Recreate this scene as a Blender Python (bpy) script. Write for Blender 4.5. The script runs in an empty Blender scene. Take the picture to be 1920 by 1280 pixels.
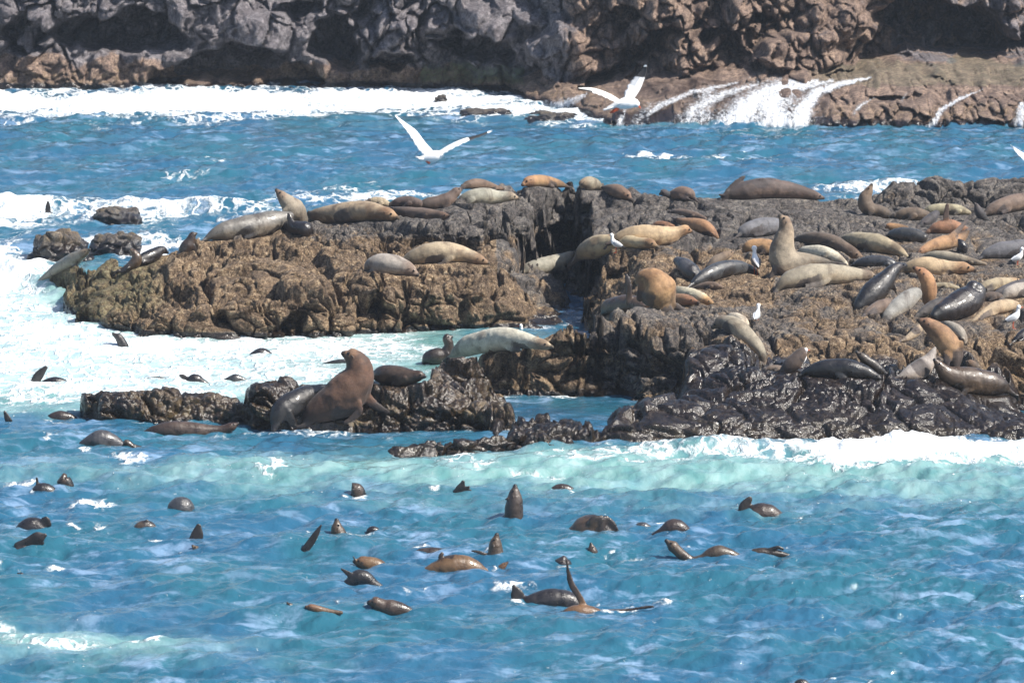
import bpy, math, random, time
import numpy as np
from mathutils import Vector

T0 = time.time()
scene = bpy.context.scene
col = scene.collection

# ---------------------------------------------------------------- camera
FPX = 10000.0            # focal length in photo pixels (photo 1920 wide)
CH = 15.0                # camera height above the sea
PITCH = math.atan(1440.0 / FPX)
CP, SP = math.cos(PITCH), math.sin(PITCH)
cam_d = bpy.data.cameras.new('camera')
cam = bpy.data.objects.new('camera', cam_d)
col.objects.link(cam)
cam.location = (0, 0, CH)
cam.rotation_euler = (math.pi / 2 - PITCH, 0, 0)
cam_d.sensor_width = 36.0
cam_d.lens = FPX * 36.0 / 1920.0
cam_d.clip_start = 1.0
cam_d.clip_end = 6000.0
cam_d.dof.use_dof = True
cam_d.dof.focus_distance = 98.0
cam_d.dof.aperture_fstop = 3.4
scene.camera = cam

# ---------------------------------------------------------------- sky, sun, exposure
SUN_AZ = math.radians(113)      # clockwise from +Y (the view direction): to the right, a little behind the camera
SUN_EL = math.radians(48)
w = bpy.data.worlds.new('World')
scene.world = w
w.use_nodes = True
nt = w.node_tree
bg = nt.nodes['Background']
sky = nt.nodes.new('ShaderNodeTexSky')
sky.sky_type = 'NISHITA'
sky.sun_disc = False
sky.sun_elevation = SUN_EL
sky.sun_rotation = SUN_AZ
sky.air_density = 1.0
sky.dust_density = 1.6
sky.ozone_density = 1.6
nt.links.new(sky.outputs[0], bg.inputs[0])
bg.inputs[1].default_value = 0.10
sd = bpy.data.lights.new('sun', 'SUN')
sd.energy = 5.0
sd.angle = math.radians(0.5)
sd.color = (1.0, 0.94, 0.85)
sun = bpy.data.objects.new('sun', sd)
col.objects.link(sun)
S = Vector((math.sin(SUN_AZ) * math.cos(SUN_EL), math.cos(SUN_AZ) * math.cos(SUN_EL), math.sin(SUN_EL)))
sun.rotation_euler = S.to_track_quat('Z', 'Y').to_euler()
scene.view_settings.view_transform = 'Standard'
scene.view_settings.look = 'None'
scene.view_settings.exposure = 0.8
scene.view_settings.gamma = 1.0
scene.render.engine = 'CYCLES'
scene.cycles.max_bounces = 6
scene.cycles.volume_bounces = 0
scene.cycles.use_denoising = True

# ---------------------------------------------------------------- camera maths (photo pixels <-> world)
def ray(u, v):
    X = (np.asarray(u, float) - 960.0) / FPX
    Y = -(np.asarray(v, float) - 640.0) / FPX
    return X, CP + Y * SP, -SP + Y * CP

def at_y(u, v, y):
    """world point seen at photo pixel (u, v) at depth y"""
    dx, dy, dz = ray(u, v)
    t = y / dy
    return np.array([dx * t, dy * t, CH + dz * t])

def y_of(v, z=0.0):
    """depth at which photo row v meets height z"""
    _, dy, dz = ray(960, v)
    return dy * (z - CH) / dz

def pix(x, y, z):
    f = y * CP - (z - CH) * SP
    return 960 + FPX * x / f, 640 - FPX * (y * SP + (z - CH) * CP) / f

def x_of(u, y, z=0.0):
    return (u - 960.0) / FPX * (np.maximum(y, 40) * CP + (CH - z) * SP)

# ---------------------------------------------------------------- noise
def h3(ix, iy, iz, seed=0):
    n = (ix.astype(np.int64) * 73856093) ^ (iy.astype(np.int64) * 19349663) ^ (iz.astype(np.int64) * 83492791) ^ (seed * 2654435761 + 12345)
    n = (n & 0xffffffff).astype(np.uint32)
    n ^= n >> np.uint32(16); n = n * np.uint32(0x7feb352d)
    n ^= n >> np.uint32(15); n = n * np.uint32(0x846ca68b)
    n ^= n >> np.uint32(16)
    return n.astype(np.float32) * np.float32(1 / 4294967296.0)

def vnoise(x, y, z, seed=0):
    xi, yi, zi = np.floor(x), np.floor(y), np.floor(z)
    fx, fy, fz = x - xi, y - yi, z - zi
    fx = fx * fx * (3 - 2 * fx); fy = fy * fy * (3 - 2 * fy); fz = fz * fz * (3 - 2 * fz)
    out = 0
    for a in (0, 1):
        for b in (0, 1):
            for c in (0, 1):
                out = out + h3(xi + a, yi + b, zi + c, seed) * (fx if a else 1 - fx) * (fy if b else 1 - fy) * (fz if c else 1 - fz)
    return out * 2 - 1

def fbm(x, y, z, octv=4, seed=0, gain=0.5):
    o = 0; a = 1.0; tot = 0
    for k in range(octv):
        o = o + a * vnoise(x * 2 ** k + 17.3 * k, y * 2 ** k - 9.1 * k, z * 2 ** k + 3.7 * k, seed + k)
        tot += a; a *= gain
    return o / tot

def voro(x, y, z, seed=0, flat=False):
    xi, yi, zi = np.floor(x), np.floor(y), np.floor(z)
    f1 = np.full(x.shape, 9.0, np.float32); f2 = f1.copy(); cid = np.zeros_like(f1)
    tx = np.zeros_like(f1); ty = np.zeros_like(f1)
    for a in (-1, 0, 1):
        for b in (-1, 0, 1):
            for c in ((0,) if flat else (-1, 0, 1)):
                X, Y, Z = xi + a, yi + b, zi + c
                r = h3(X, Y, Z, seed); r2 = h3(X, Y, Z, seed + 101); r3 = h3(X, Y, Z, seed + 202)
                dx = X + r - x; dy = Y + r2 - y
                dz = 0 if flat else Z + r3 - z
                d = np.sqrt(dx * dx + dy * dy + dz * dz).astype(np.float32)
                m = d < f1
                f2 = np.where(m, f1, np.minimum(f2, d))
                cid = np.where(m, h3(X, Y, Z, seed + 303), cid)
                tx = np.where(m, dx, tx); ty = np.where(m, dy, ty)
                f1 = np.where(m, d, f1)
    return f1, f2, cid, tx, ty

def sstep(a, b, x):
    t = np.clip((x - a) / (b - a), 0, 1)
    return t * t * (3 - 2 * t)

# ---------------------------------------------------------------- object helpers
def tag(o, label=None, cat=None, group=None, kind=None):
    if label: o['label'] = label
    if cat: o['category'] = cat
    if group: o['group'] = group
    if kind: o['kind'] = kind
    return o

def link(o, parent=None):
    col.objects.link(o)
    if parent is not None: o.parent = parent
    return o

def mesh_np(name, V, F, mat, smooth=True):
    """V (n,3), F (m,4) or (m,3) integer arrays"""
    me = bpy.data.meshes.new(name)
    V = np.asarray(V, np.float32); F = np.asarray(F, np.int32)
    k = F.shape[1]
    me.vertices.add(len(V)); me.vertices.foreach_set('co', V.ravel())
    me.loops.add(F.size); me.loops.foreach_set('vertex_index', F.ravel())
    me.polygons.add(len(F))
    me.polygons.foreach_set('loop_start', np.arange(0, F.size, k, dtype=np.int32))
    me.polygons.foreach_set('loop_total', np.full(len(F), k, np.int32))
    me.update(calc_edges=True)
    me.polygons.foreach_set('use_smooth', np.full(len(F), smooth))
    if mat: me.materials.append(mat)
    return me

def grid_faces(nr, nc, mask=None):
    i = np.arange(nr * nc).reshape(nr, nc)
    F = np.stack([i[:-1, :-1], i[:-1, 1:], i[1:, 1:], i[1:, :-1]], -1).reshape(-1, 4)
    if mask is not None:
        F = F[mask.reshape(-1)]
    return F

def compact(V, F, attrs):
    used = np.unique(F)
    re = np.full(len(V), -1, np.int64); re[used] = np.arange(len(used))
    return V[used], re[F], {k: a[used] for k, a in attrs.items()}

def set_attr(me, name, arr):
    a = me.attributes.new(name, 'FLOAT', 'POINT')
    a.data.foreach_set('value', np.asarray(arr, np.float32).ravel())

def set_col(me, name, arr):
    a = me.attributes.new(name, 'FLOAT_COLOR', 'POINT')
    c = np.ones((len(arr), 4), np.float32); c[:, :3] = arr
    a.data.foreach_set('color', c.ravel())

# ---------------------------------------------------------------- shader helpers
class NT:
    def __init__(s, name):
        s.m = bpy.data.materials.new(name); s.m.use_nodes = True
        s.t = s.m.node_tree; s.b = s.t.nodes['Principled BSDF']
    def n(s, typ, **kw):
        x = s.t.nodes.new(typ)
        for k, v in kw.items(): setattr(x, k, v)
        return x
    def set(s, sock, v):
        if hasattr(v, 'links') or isinstance(v, bpy.types.NodeSocket): s.t.links.new(v, sock)
        else: sock.default_value = v
    def attr(s, name, colour=False):
        a = s.n('ShaderNodeAttribute', attribute_name=name)
        return a.outputs['Color' if colour else 'Fac']
    def math(s, op, a, b=0.0, c=None, clamp=False):
        x = s.n('ShaderNodeMath', operation=op, use_clamp=clamp)
        s.set(x.inputs[0], a); s.set(x.inputs[1], b)
        if c is not None: s.set(x.inputs[2], c)
        return x.outputs[0]
    def mix(s, f, a, b, typ='MIX'):
        x = s.n('ShaderNodeMix', data_type='RGBA', blend_type=typ)
        s.set(x.inputs[0], f); s.set(x.inputs[6], a); s.set(x.inputs[7], b)
        return x.outputs[2]
    def noise(s, scale, detail=3, rough=0.6, vec=None, dist=0.0):
        x = s.n('ShaderNodeTexNoise'); x.inputs['Scale'].default_value = scale
        x.inputs['Detail'].default_value = detail; x.inputs['Roughness'].default_value = rough
        x.inputs['Distortion'].default_value = dist
        s.set(x.inputs['Vector'], vec if vec is not None else s.pos())
        return x.outputs['Fac']
    def voro(s, scale, vec=None, feature='F1', out='Distance'):
        x = s.n('ShaderNodeTexVoronoi', feature=feature); x.inputs['Scale'].default_value = scale
        s.set(x.inputs['Vector'], vec if vec is not None else s.pos())
        return x.outputs[out]
    def pos(s):
        if not hasattr(s, '_p'): s._p = s.n('ShaderNodeTexCoord').outputs['Object']
        return s._p
    def scaled(s, sx, sy, sz):
        x = s.n('ShaderNodeMapping'); s.set(x.inputs[0], s.pos())
        x.inputs['Scale'].default_value = (sx, sy, sz)
        return x.outputs[0]
    def ramp(s, v, a, b, lo=0.0, hi=1.0):
        x = s.n('ShaderNodeMapRange', interpolation_type='SMOOTHSTEP')
        s.set(x.inputs[0], v)
        for i, q in enumerate((a, b, lo, hi)): s.set(x.inputs[1 + i], q)
        return x.outputs[0]
    def bump(s, h, strength=0.5, dist=0.02):
        x = s.n('ShaderNodeBump'); x.inputs['Strength'].default_value = strength
        x.inputs['Distance'].default_value = dist
        s.set(x.inputs['Height'], h)
        s.t.links.new(x.outputs[0], s.b.inputs['Normal'])
    def base(s, c): s.set(s.b.inputs['Base Color'], c)
    def rough(s, c): s.set(s.b.inputs['Roughness'], c)

def C(r, g, b): return (r, g, b, 1.0)

def rock_material(name, bare, brown, speck, barn=0.5):
    m = NT(name)
    wet = m.attr('wet'); br = m.attr('brown'); yel = m.attr('yellow'); gr = m.attr('green')
    n1 = m.noise(1.3, 4, 0.6); n2 = m.noise(11, 5, 0.75); n3 = m.noise(38, 3, 0.8)
    bf = m.ramp(m.math('ADD', br, m.math('MULTIPLY', m.math('SUBTRACT', n1, 0.5), 1.6)), 0.3, 0.7)
    c = m.mix(bf, bare, brown)
    # barnacle and lichen specks
    sp = m.ramp(m.math('ADD', n3, m.math('MULTIPLY', m.math('SUBTRACT', n2, 0.5), 0.8)), 0.52, 0.68)
    c = m.mix(m.math('MULTIPLY', sp, m.ramp(br, 0.0, 0.8, 0.25, barn)), c, speck)
    dk = m.ramp(m.math('ADD', n3, m.math('MULTIPLY', m.math('SUBTRACT', n2, 0.5), 0.7)), 0.36, 0.52, 0.18, 1.0)
    c = m.mix(1.0, c, dk, 'MULTIPLY')
    tone = m.ramp(n2, 0.25, 0.75, 0.7, 1.3)
    c = m.mix(1.0, c, tone, 'MULTIPLY')
    n5 = m.noise(2.6, 4, 0.65, None, .5)
    c = m.mix(m.ramp(n5, .44, .60, .8, 0), c, m.mix(1.0, c, C(.45, .43, .45), 'MULTIPLY'))     # darker basalt showing through the growth
    yf = m.math('MULTIPLY', yel, m.ramp(m.noise(6, 4, 0.7), 0.45, 0.62), clamp=True)
    c = m.mix(m.math('MULTIPLY', yf, 0.8), c, C(0.34, 0.24, 0.09))
    c = m.mix(m.math('MULTIPLY', gr, m.ramp(n2, 0.35, 0.6)), c, C(0.045, 0.10, 0.03))
    wf = m.ramp(m.math('ADD', wet, m.math('MULTIPLY', m.math('SUBTRACT', n1, 0.5), 0.5)), 0.3, 0.7)
    c = m.mix(wf, c, m.mix(1.0, c, C(0.085, 0.085, 0.11), 'MULTIPLY'))
    m.base(c)
    m.rough(m.math('ADD', m.ramp(wf, 0, 1, 0.85, 0.12), m.math('MULTIPLY', m.ramp(n2, .3, .7), m.ramp(wf, 0, 1, 0, .16))))
    m.b.inputs['Specular IOR Level'].default_value = 0.5
    h = m.math('ADD', n3, m.math('MULTIPLY', n2, 1.6))
    m.bump(h, 1.0, 0.05)
    bn = [x for x in m.t.nodes if x.bl_idname == 'ShaderNodeBump'][0]
    m.set(bn.inputs['Strength'], m.ramp(wf, 0, 1, 1.0, .3))
    return m.m

M_ROCK = rock_material('reef_rock', C(0.15, 0.137, 0.130), C(0.245, 0.16, 0.09), C(0.52, 0.42, 0.28), 0.8)
M_CLIFF = rock_material('cliff_rock', C(0.23, 0.215, 0.235), C(0.31, 0.215, 0.165), C(0.46, 0.36, 0.27), 0.55)
# ================================================================ animals: where each one is in the photo
# coat colours (albedo): back, belly, face
COAT = {
 'bull':   ((.085, .040, .022), (.06, .03, .018), (.15, .085, .05)),
 'tan':    ((.33, .255, .165), (.38, .27, .16), (.34, .22, .12)),
 'olive':  ((.27, .23, .165), (.32, .25, .165), (.22, .16, .105)),
 'grey':   ((.25, .23, .20), (.33, .28, .22), (.22, .17, .13)),
 'pale':   ((.42, .38, .31), (.50, .43, .33), (.36, .27, .18)),
 'cream':  ((.52, .45, .33), (.50, .38, .24), (.46, .28, .13)),
 'orange': ((.27, .15, .07), (.33, .20, .10), (.25, .13, .065)),
 'rufous': ((.20, .095, .05), (.27, .13, .065), (.24, .13, .075)),
 'brown':  ((.12, .082, .058), (.17, .115, .075), (.15, .095, .06)),
 'dbrown': ((.075, .052, .042), (.12, .08, .055), (.09, .06, .045)),
 'dark':   ((.035, .031, .034), (.06, .05, .05), (.05, .04, .04)),
 'slate':  ((.10, .10, .11), (.16, .15, .15), (.12, .10, .09)),
}
SEALS = []
def Z(label, spine, coat, head=None, wet=0, fl=(), up=0, wl=None, cat='seal', dy=None):
    SEALS.append(dict(label=label, spine=spine, coat=coat, head=head, wet=wet, fl=list(fl), up=up, wl=wl, cat=cat))
    if dy is not None: SEALS[-1]['dy'] = dy

# ---- left headland of the reef. spine: tail to neck (u, v, r); head: (u, v, r, nose u, nose v)
Z('wet pale grey seal climbing out of the surf at the reef tip', [(64,536,2),(80,524,6),(98,512,10),(120,498,14),(138,487,14),(150,479,10)], 'pale', (159,474,8,169,467), 1, [([(136,492,6),(142,502,5),(150,508,3)],8)], dy=0)
Z('seal with its back turned, upright beside a dark seal near the surf', [(222,508,3),(236,504,7),(250,496,11),(257,484,10)], 'brown', (251,474,7,243,466), 1, [([(244,500,5),(236,507,4),(228,510,3)],6)], up=1)
Z('black seal hunched low beside the surf with its head to the right', [(250,497,3),(268,487,12),(287,479,14),(298,471,10)], 'dark', (305,469,8,315,474), 1)
Z('small dark wet seal sitting up at the edge above the white surf', [(337,480,6),(345,472,12),(353,460,13),(358,449,9)], 'dbrown', (361,441,7,369,437), 1, [([(362,462,6),(367,474,5),(369,481,3)],4),([(340,476,5),(334,482,3)],6)], up=1)
Z('fat silver grey seal lying flat, left of the seal with its snout in the air', [(383,450,3),(396,442,9),(418,434,17),(450,427,22),(482,423,24),(508,416,22),(530,410,15),(543,406,10)], 'grey', None, 1, [([(486,432,7),(472,441,6),(458,449,4)],18),([(505,430,6),(512,439,4)],14)])
Z('tan seal sitting up with its snout pointed at the sky', [(566,412,13),(558,402,20),(548,390,21),(538,378,15)], 'olive', (528,367,10,517,355), 0, [([(536,396,8),(528,410,6),(522,420,4)],14)], up=1)
Z('round black wet seal curled below the seal with its snout in the air', [(527,424,5),(540,424,11),(556,428,14),(572,430,16)], 'dark', None, 1, [([(548,422,7),(543,410,6),(541,402,4)],10),([(550,436,6),(536,446,5),(520,452,3)],8)])
Z('long tan seal asleep with its head hanging to the right over the ledge', [(578,404,5),(590,404,12),(612,403,17),(640,400,20),(670,396,21),(696,396,18),(714,399,14)], 'tan', (728,402,13,748,410), 0, [([(668,402,7),(652,410,6),(640,414,3)],18),([(584,400,4),(578,396,3)],2)])
Z('small pale hump of a seal showing behind the long tan seal', [(692,376,4),(702,377,8),(716,379,9),(732,385,4)], 'tan')
Z('low dark brown seal lying behind, left of the seal with raised head', [(730,384,4),(748,379,9),(768,378,11),(786,381,8)], 'dbrown')
Z('dark brown seal propped up, head lifted beside a grey seal', [(786,386,5),(800,382,11),(822,379,13),(840,374,14),(850,365,10)], 'dbrown', (857,359,9,866,354), 0, [([(838,382,7),(834,392,5),(832,397,3)],10)])
Z('brown seal flat on its belly, head resting beyond the black flipper', [(736,391,3),(752,396,9),(775,400,12),(800,402,12),(818,403,9)], 'brown', (832,405,8,844,405))
Z('grey seal stretched out along the crest with its head to the right', [(858,378,3),(870,373,11),(888,369,15),(912,368,16),(932,369,12),(946,368,10)], 'grey', (957,368,9,973,372), 0, [([(886,374,6),(876,381,5),(868,385,3)],12)])
Z('brown grey seal partly hidden behind the grey seal on the crest', [(868,350,5),(880,346,9),(898,345,10),(916,348,8),(932,352,5),(944,354,3)], 'brown')
Z('sandy orange seal curled on the skyline of the reef', [(1062,349,3),(1046,344,8),(1024,340,11),(1004,339,11)], 'orange', (990,341,10,979,347))
Z('pale tan seal on the skyline with its face tucked down', [(1128,353,4),(1117,346,11),(1104,344,14)], 'olive', (1094,345,10,1088,353))
Z('brown seal slumped on the skyline next to the pale tan one', [(1130,352,4),(1144,355,10),(1160,359,13)], 'brown', (1174,366,10,1184,375))
Z('brown seal curled alone on the skyline, back to the camera', [(1302,373,3),(1293,365,12),(1276,362,13),(1258,366,8)], 'brown')
Z('small dark seal head behind the curled brown seal', [(1258,367,5),(1250,364,7)], 'dark', (1244,361,7,1237,364))
# ---- middle of the headland
Z('grey seal in the hollow lying in front of the tan arched seal', [(686,510,4),(694,498,12),(712,494,19),(735,496,20),(755,500,16)], 'grey', (770,507,12,784,516), 0, [([(700,510,7),(684,515,5),(668,517,3)],10)])
Z('golden tan seal arched across the hollow with its head to the right', [(756,492,8),(780,481,16),(810,474,20),(840,473,19),(865,476,16),(882,481,13)], 'tan', (897,486,11,917,494), 0, [([(845,484,7),(830,494,5),(812,497,3)],14)])
Z('grey brown seal climbing the dark gully wall', [(980,510,4),(990,505,12),(1010,500,15),(1035,494,16),(1055,487,13)], 'grey', (1068,479,9,1080,473), 0, [([(1050,497,7),(1060,509,5),(1062,518,3)],10)])
Z('golden tan mother seal resting its raised head to the right', [(1150,452,6),(1168,444,14),(1200,440,19),(1232,444,21),(1255,442,18),(1272,435,11)], 'tan', (1285,431,10,1298,434), 0, [([(1256,452,7),(1258,460,4)],10)])
Z('long seal with grey hindquarters and pale head beside the gull', [(1080,486,5),(1096,472,16),(1122,462,23),(1150,456,17),(1178,453,13),(1202,456,11)], 'tan', (1219,457,10,1235,464), 0, [([(1088,478,7),(1078,490,5),(1070,500,3)],8)])
Z('reddish sandy seal draped over the rock behind the mother seal', [(1270,412,4),(1284,417,9),(1304,421,13),(1322,426,13),(1336,436,9),(1345,445,4)], 'orange')
Z('dark reddish hump of a seal in a dip of the rock', [(1222,423,3),(1234,421,7),(1250,422,7),(1264,425,3)], 'rufous')
Z('thin brown seal lying along a ledge of the far rock', [(1255,398,3),(1275,398,7),(1300,403,7),(1322,410,4)], 'brown')
# ---- far right crest
Z('big two-toned seal on the skyline waving its hind flippers', [(1364,364,8),(1378,362,13),(1400,357,18),(1430,353,20),(1462,354,18),(1490,358,15),(1512,363,11)], 'dbrown', (1528,367,9,1546,372), 0, [([(1366,358,7),(1378,345,6),(1396,331,4)],0),([(1364,368,6),(1358,376,5),(1352,380,3)],2),([(1445,352,6),(1436,340,5),(1426,336,3)],8)])
Z('grey brown seal rearing up with its throat stretched to the sky', [(1674,406,5),(1662,402,11),(1646,394,11),(1632,392,14),(1623,382,15),(1623,370,13)], 'brown', (1628,360,9,1635,345), 0, [([(1634,394,6),(1630,406,4)],10)], up=1)
Z('brown seal lying behind, right of the seal with its throat stretched', [(1676,404,4),(1692,402,11),(1715,401,13),(1738,403,8)], 'brown')
Z('olive tan seal lying behind the raised black flipper', [(1730,397,4),(1748,393,10),(1775,392,11),(1800,394,9),(1818,399,4)], 'olive')
Z('black seal leaning between the brown and olive seals', [(1722,426,4),(1734,418,9),(1748,408,10),(1756,400,7)], 'dark')
Z('rufous seal on its back raising one black flipper straight up', [(1740,434,4),(1756,427,11),(1778,424,14),(1800,427,10),(1812,430,5)], 'rufous', None, 0, [([(1774,418,7),(1774,402,6),(1776,384,4)],4)])
Z('black seal standing up with a narrow head against the big brown seal', [(1852,414,4),(1840,404,9),(1834,394,8)], 'dark', (1831,386,5,1827,380), 0, (), up=1)
Z('large brown seal half out of the frame on the upper right rock', [(1845,402,4),(1862,392,12),(1888,384,16),(1915,378,17),(1945,374,16),(1975,374,10)], 'brown', None, 0, [([(1892,392,6),(1880,400,4)],14)])
Z('bright orange seal on its side below the black flippers', [(1815,432,4),(1806,442,9),(1794,451,12),(1770,455,14),(1748,460,11),(1738,465,9)], 'orange', (1729,470,7,1720,478), 0, [([(1782,446,7),(1798,430,6),(1814,412,3)],10)])
Z('small black seal pup curled beside the bright orange seal', [(1806,476,6),(1806,466,9),(1802,456,8),(1798,450,3)], 'dark', None, 1)
Z('blue black wet seal lying with a white patch of light on its neck', [(1664,443,3),(1674,439,9),(1694,439,13),(1716,442,13),(1732,446,9)], 'slate', None, 1, [([(1712,450,6),(1708,458,4)],8)])
Z('mottled pinkish seal showing behind the blue black wet seal', [(1700,427,4),(1688,426,6),(1674,425,7)], 'orange', (1666,424,6,1660,427))
Z('big olive seal with a pale belly lying at the centre of the right herd', [(1576,448,4),(1592,449,12),(1618,452,17),(1645,456,18),(1670,464,14),(1688,472,9),(1702,482,3)], 'olive', None, 0, [([(1640,462,6),(1628,470,5),(1616,472,3)],14)])
Z('dark grey seal with a pale shoulder behind the long necked seal', [(1386,440,4),(1394,434,12),(1415,428,17),(1440,424,18),(1462,424,13)], 'slate')
Z('tall long necked olive grey seal sitting up with its snout high', [(1560,494,5),(1540,492,11),(1515,492,18),(1490,494,25),(1472,490,29),(1467,470,25),(1470,448,20),(1474,430,15)], 'olive', (1471,415,12,1461,403), 0, [([(1462,492,9),(1452,508,7),(1444,522,4)],16)], up=1)
Z('brown grey seal lying behind, its head turned towards the olive seal', [(1490,450,4),(1508,447,10),(1535,447,13),(1562,453,13),(1584,464,11)], 'brown', (1602,477,11,1620,486))
Z('pale seal with dark finger like flipper marks on its side', [(1496,474,4),(1510,471,10),(1535,473,14),(1560,480,13),(1580,490,7),(1588,496,3)], 'pale', None, 0, [([(1552,476,8),(1549,488,8),(1546,496,6)],12)])
Z('tan seal curled in front of the dark grey seal beside the gull', [(1394,474,3),(1402,464,11),(1420,461,15),(1442,463,14),(1458,470,9)], 'orange')
Z('blue grey wet back of a seal between two sleeping seals', [(1600,498,4),(1614,492,8),(1640,490,12),(1665,493,11),(1682,500,5)], 'slate', None, 1)
Z('olive seal in the third row with a flat tapered body behind the tan one', [(1725,488,4),(1745,480,8),(1770,481,11),(1795,485,10),(1822,490,7),(1848,495,3)], 'olive')
Z('blue grey seal behind the gull at the right edge of the herd', [(1838,484,3),(1850,476,9),(1872,470,15),(1898,468,18),(1925,468,18),(1950,470,10)], 'slate')
# ---- centre right herd
Z('grey wet seal with its head hidden in the shade of the boulder', [(1318,536,5),(1308,524,12),(1296,510,17),(1282,498,16),(1270,489,9)], 'slate', None, 1)
Z('grey brown wet seal lying with its head under the gull', [(1297,534,4),(1308,526,10),(1330,514,15),(1356,505,16),(1382,501,14),(1400,504,10)], 'slate', (1412,508,8,1422,514), 1)
Z('young grey seal lifting its face behind the wet seals', [(1328,502,5),(1338,492,9),(1352,483,9)], 'brown', (1363,478,8,1377,472))
Z('little brown seal tucked in front of the grey wet seal', [(1298,542,3),(1314,537,6),(1334,535,8),(1352,538,4)], 'brown')
Z('huge rufous seal hunched with its back turned on the centre boulder', [(1254,574,16),(1244,560,29),(1233,543,37),(1222,526,27),(1206,520,16),(1198,528,9)], 'orange', None, 0, [([(1246,578,13),(1260,592,11),(1268,606,8),(1270,614,5)],16),([(1268,574,8),(1290,588,6),(1312,600,5),(1326,606,2)],8),([(1206,540,13),(1200,560,8)],8)], up=1)
Z('pinkish brown seal lying under the hunched one with a flipper raised', [(1132,588,6),(1140,578,15),(1162,572,19),(1188,570,17),(1208,574,12)], 'brown', None, 1, [([(1180,566,8),(1179,545,7),(1177,524,6),(1174,514,3)],16),([(1194,580,8),(1210,592,7),(1226,597,4)],14)])
Z('cream coloured seal asleep with an orange face at the boulder', [(1262,544,8),(1276,547,11),(1296,551,12),(1312,557,11)], 'cream', (1326,565,9,1340,571))
Z('ginger seal face resting in front of the cream coloured seal', [(1262,560,9),(1276,561,12)], 'orange', (1292,563,10,1311,568))
Z('olive tan seal sliding down the boulder, tail hanging at the corner', [(1427,694,3),(1430,678,6),(1428,662,9),(1418,648,13),(1404,634,16),(1388,620,18),(1370,608,17)], 'olive', (1354,603,13,1335,614), 0, [([(1374,612,6),(1366,618,4)],12)])
Z('grey seal back half hidden behind the seal sliding down the boulder', [(1362,596,4),(1376,594,9),(1392,600,9),(1402,610,5)], 'pale')
Z('long sandy grey seal stretched out in front of the long necked one', [(1455,546,4),(1464,534,10),(1482,524,17),(1512,517,21),(1545,514,21),(1578,514,18),(1605,515,14)], 'olive', (1628,516,10,1645,521), 0, [([(1552,524,8),(1532,535,7),(1508,541,4)],18)])
Z('black wet seal leaning uphill with its muzzle raised to the right', [(1604,588,4),(1611,575,13),(1626,560,21),(1643,543,23),(1659,526,18),(1672,511,14)], 'dark', (1683,501,10,1700,497), 1, [([(1668,532,8),(1677,544,6),(1680,552,3)],12),([(1612,580,7),(1600,590,5)],4)])
Z('brown seal wedged below the black wet seal', [(1620,592,4),(1632,584,10),(1650,576,14),(1668,572,13)], 'brown')
Z('ruffled grey brown seal lying in the heap of four', [(1655,602,4),(1664,592,11),(1682,577,17),(1702,562,17),(1718,550,13)], 'grey', None, 0, [([(1668,596,6),(1660,602,3)],10)])
Z('ginger seal sitting up behind the ruffled seal in the heap', [(1738,574,8),(1741,560,13),(1742,542,15),(1738,525,14)], 'orange', (1729,512,11,1713,501), 0, (), up=1)
Z('long tan seal with a ginger face lying behind the heap', [(1690,508,6),(1708,501,13),(1732,499,18),(1758,502,18),(1780,502,14)], 'tan', (1805,502,12,1830,506), 0, [([(1768,514,6),(1780,520,3)],10)])
Z('big glossy black seal hunched right of the heap', [(1752,592,10),(1764,586,18),(1788,578,26),(1812,566,30),(1828,548,22),(1824,538,14)], 'dark', None, 1)
Z('black seal crouching left of the glossy hunched one', [(1720,592,5),(1732,585,10),(1750,575,12),(1764,565,9)], 'dark')
Z('pale tan seal asleep behind the glossy black one', [(1835,542,5),(1848,536,10),(1868,533,13),(1888,530,10)], 'tan', (1900,527,7,1912,524))
Z('thin grey seal back showing between the ginger and glossy seals', [(1742,540,3),(1756,536,6),(1776,536,7),(1796,540,4)], 'olive')
Z('dark seal tapering away behind the grey one at the right edge', [(1862,553,3),(1876,546,7),(1896,538,9),(1920,530,8),(1945,526,5)], 'dark')
Z('grey seal above the gull at the right edge of the frame', [(1878,560,4),(1890,550,11),(1910,544,14),(1935,542,13),(1960,545,7)], 'grey')
Z('dark brown seal in the gap right of the glossy black one', [(1842,562,4),(1852,556,8),(1866,555,9),(1882,558,5)], 'dbrown')
Z('tan seal lying left of the gull with its tail on the bare rock', [(1818,606,2),(1830,598,5),(1848,586,9),(1868,577,13),(1890,573,13),(1905,572,8)], 'tan', None, 0, [([(1868,584,6),(1850,592,4),(1838,600,2)],10)])
Z('dark blue rounded back of a seal cut by the right edge', [(1902,640,3),(1912,632,9),(1930,626,14),(1952,626,10)], 'dark', None, 1)
# ---- lower right
Z('golden seal sitting up over the lying one and looking left', [(1790,698,7),(1788,682,14),(1785,664,19),(1778,646,22),(1766,630,21),(1752,617,17)], 'orange', (1738,607,13,1721,599), 0, [([(1776,664,9),(1775,680,7),(1776,692,4)],16),([(1800,644,8),(1801,664,7),(1797,684,5)],6)], up=1)
Z('grey seal back visible behind the golden sitting seal', [(1768,606,4),(1780,609,8),(1796,619,10),(1806,633,8),(1810,646,3)], 'grey')
Z('small tan seal left of the golden sitting seal', [(1688,640,2),(1702,634,6),(1716,624,9),(1726,612,7),(1728,604,3)], 'tan')
Z('grey brown seal pointing up beneath the golden seal', [(1682,708,3),(1696,704,10),(1712,698,17),(1728,690,19),(1741,676,14),(1749,662,8),(1753,652,3)], 'grey')
Z('big wet grey seal lying at the pool with its snout raised', [(1890,732,6),(1878,725,17),(1852,719,24),(1822,714,26),(1795,708,23),(1775,700,17)], 'brown', (1763,688,11,1751,673), 1, [([(1820,728,8),(1806,736,6),(1794,740,3)],18)])
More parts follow.
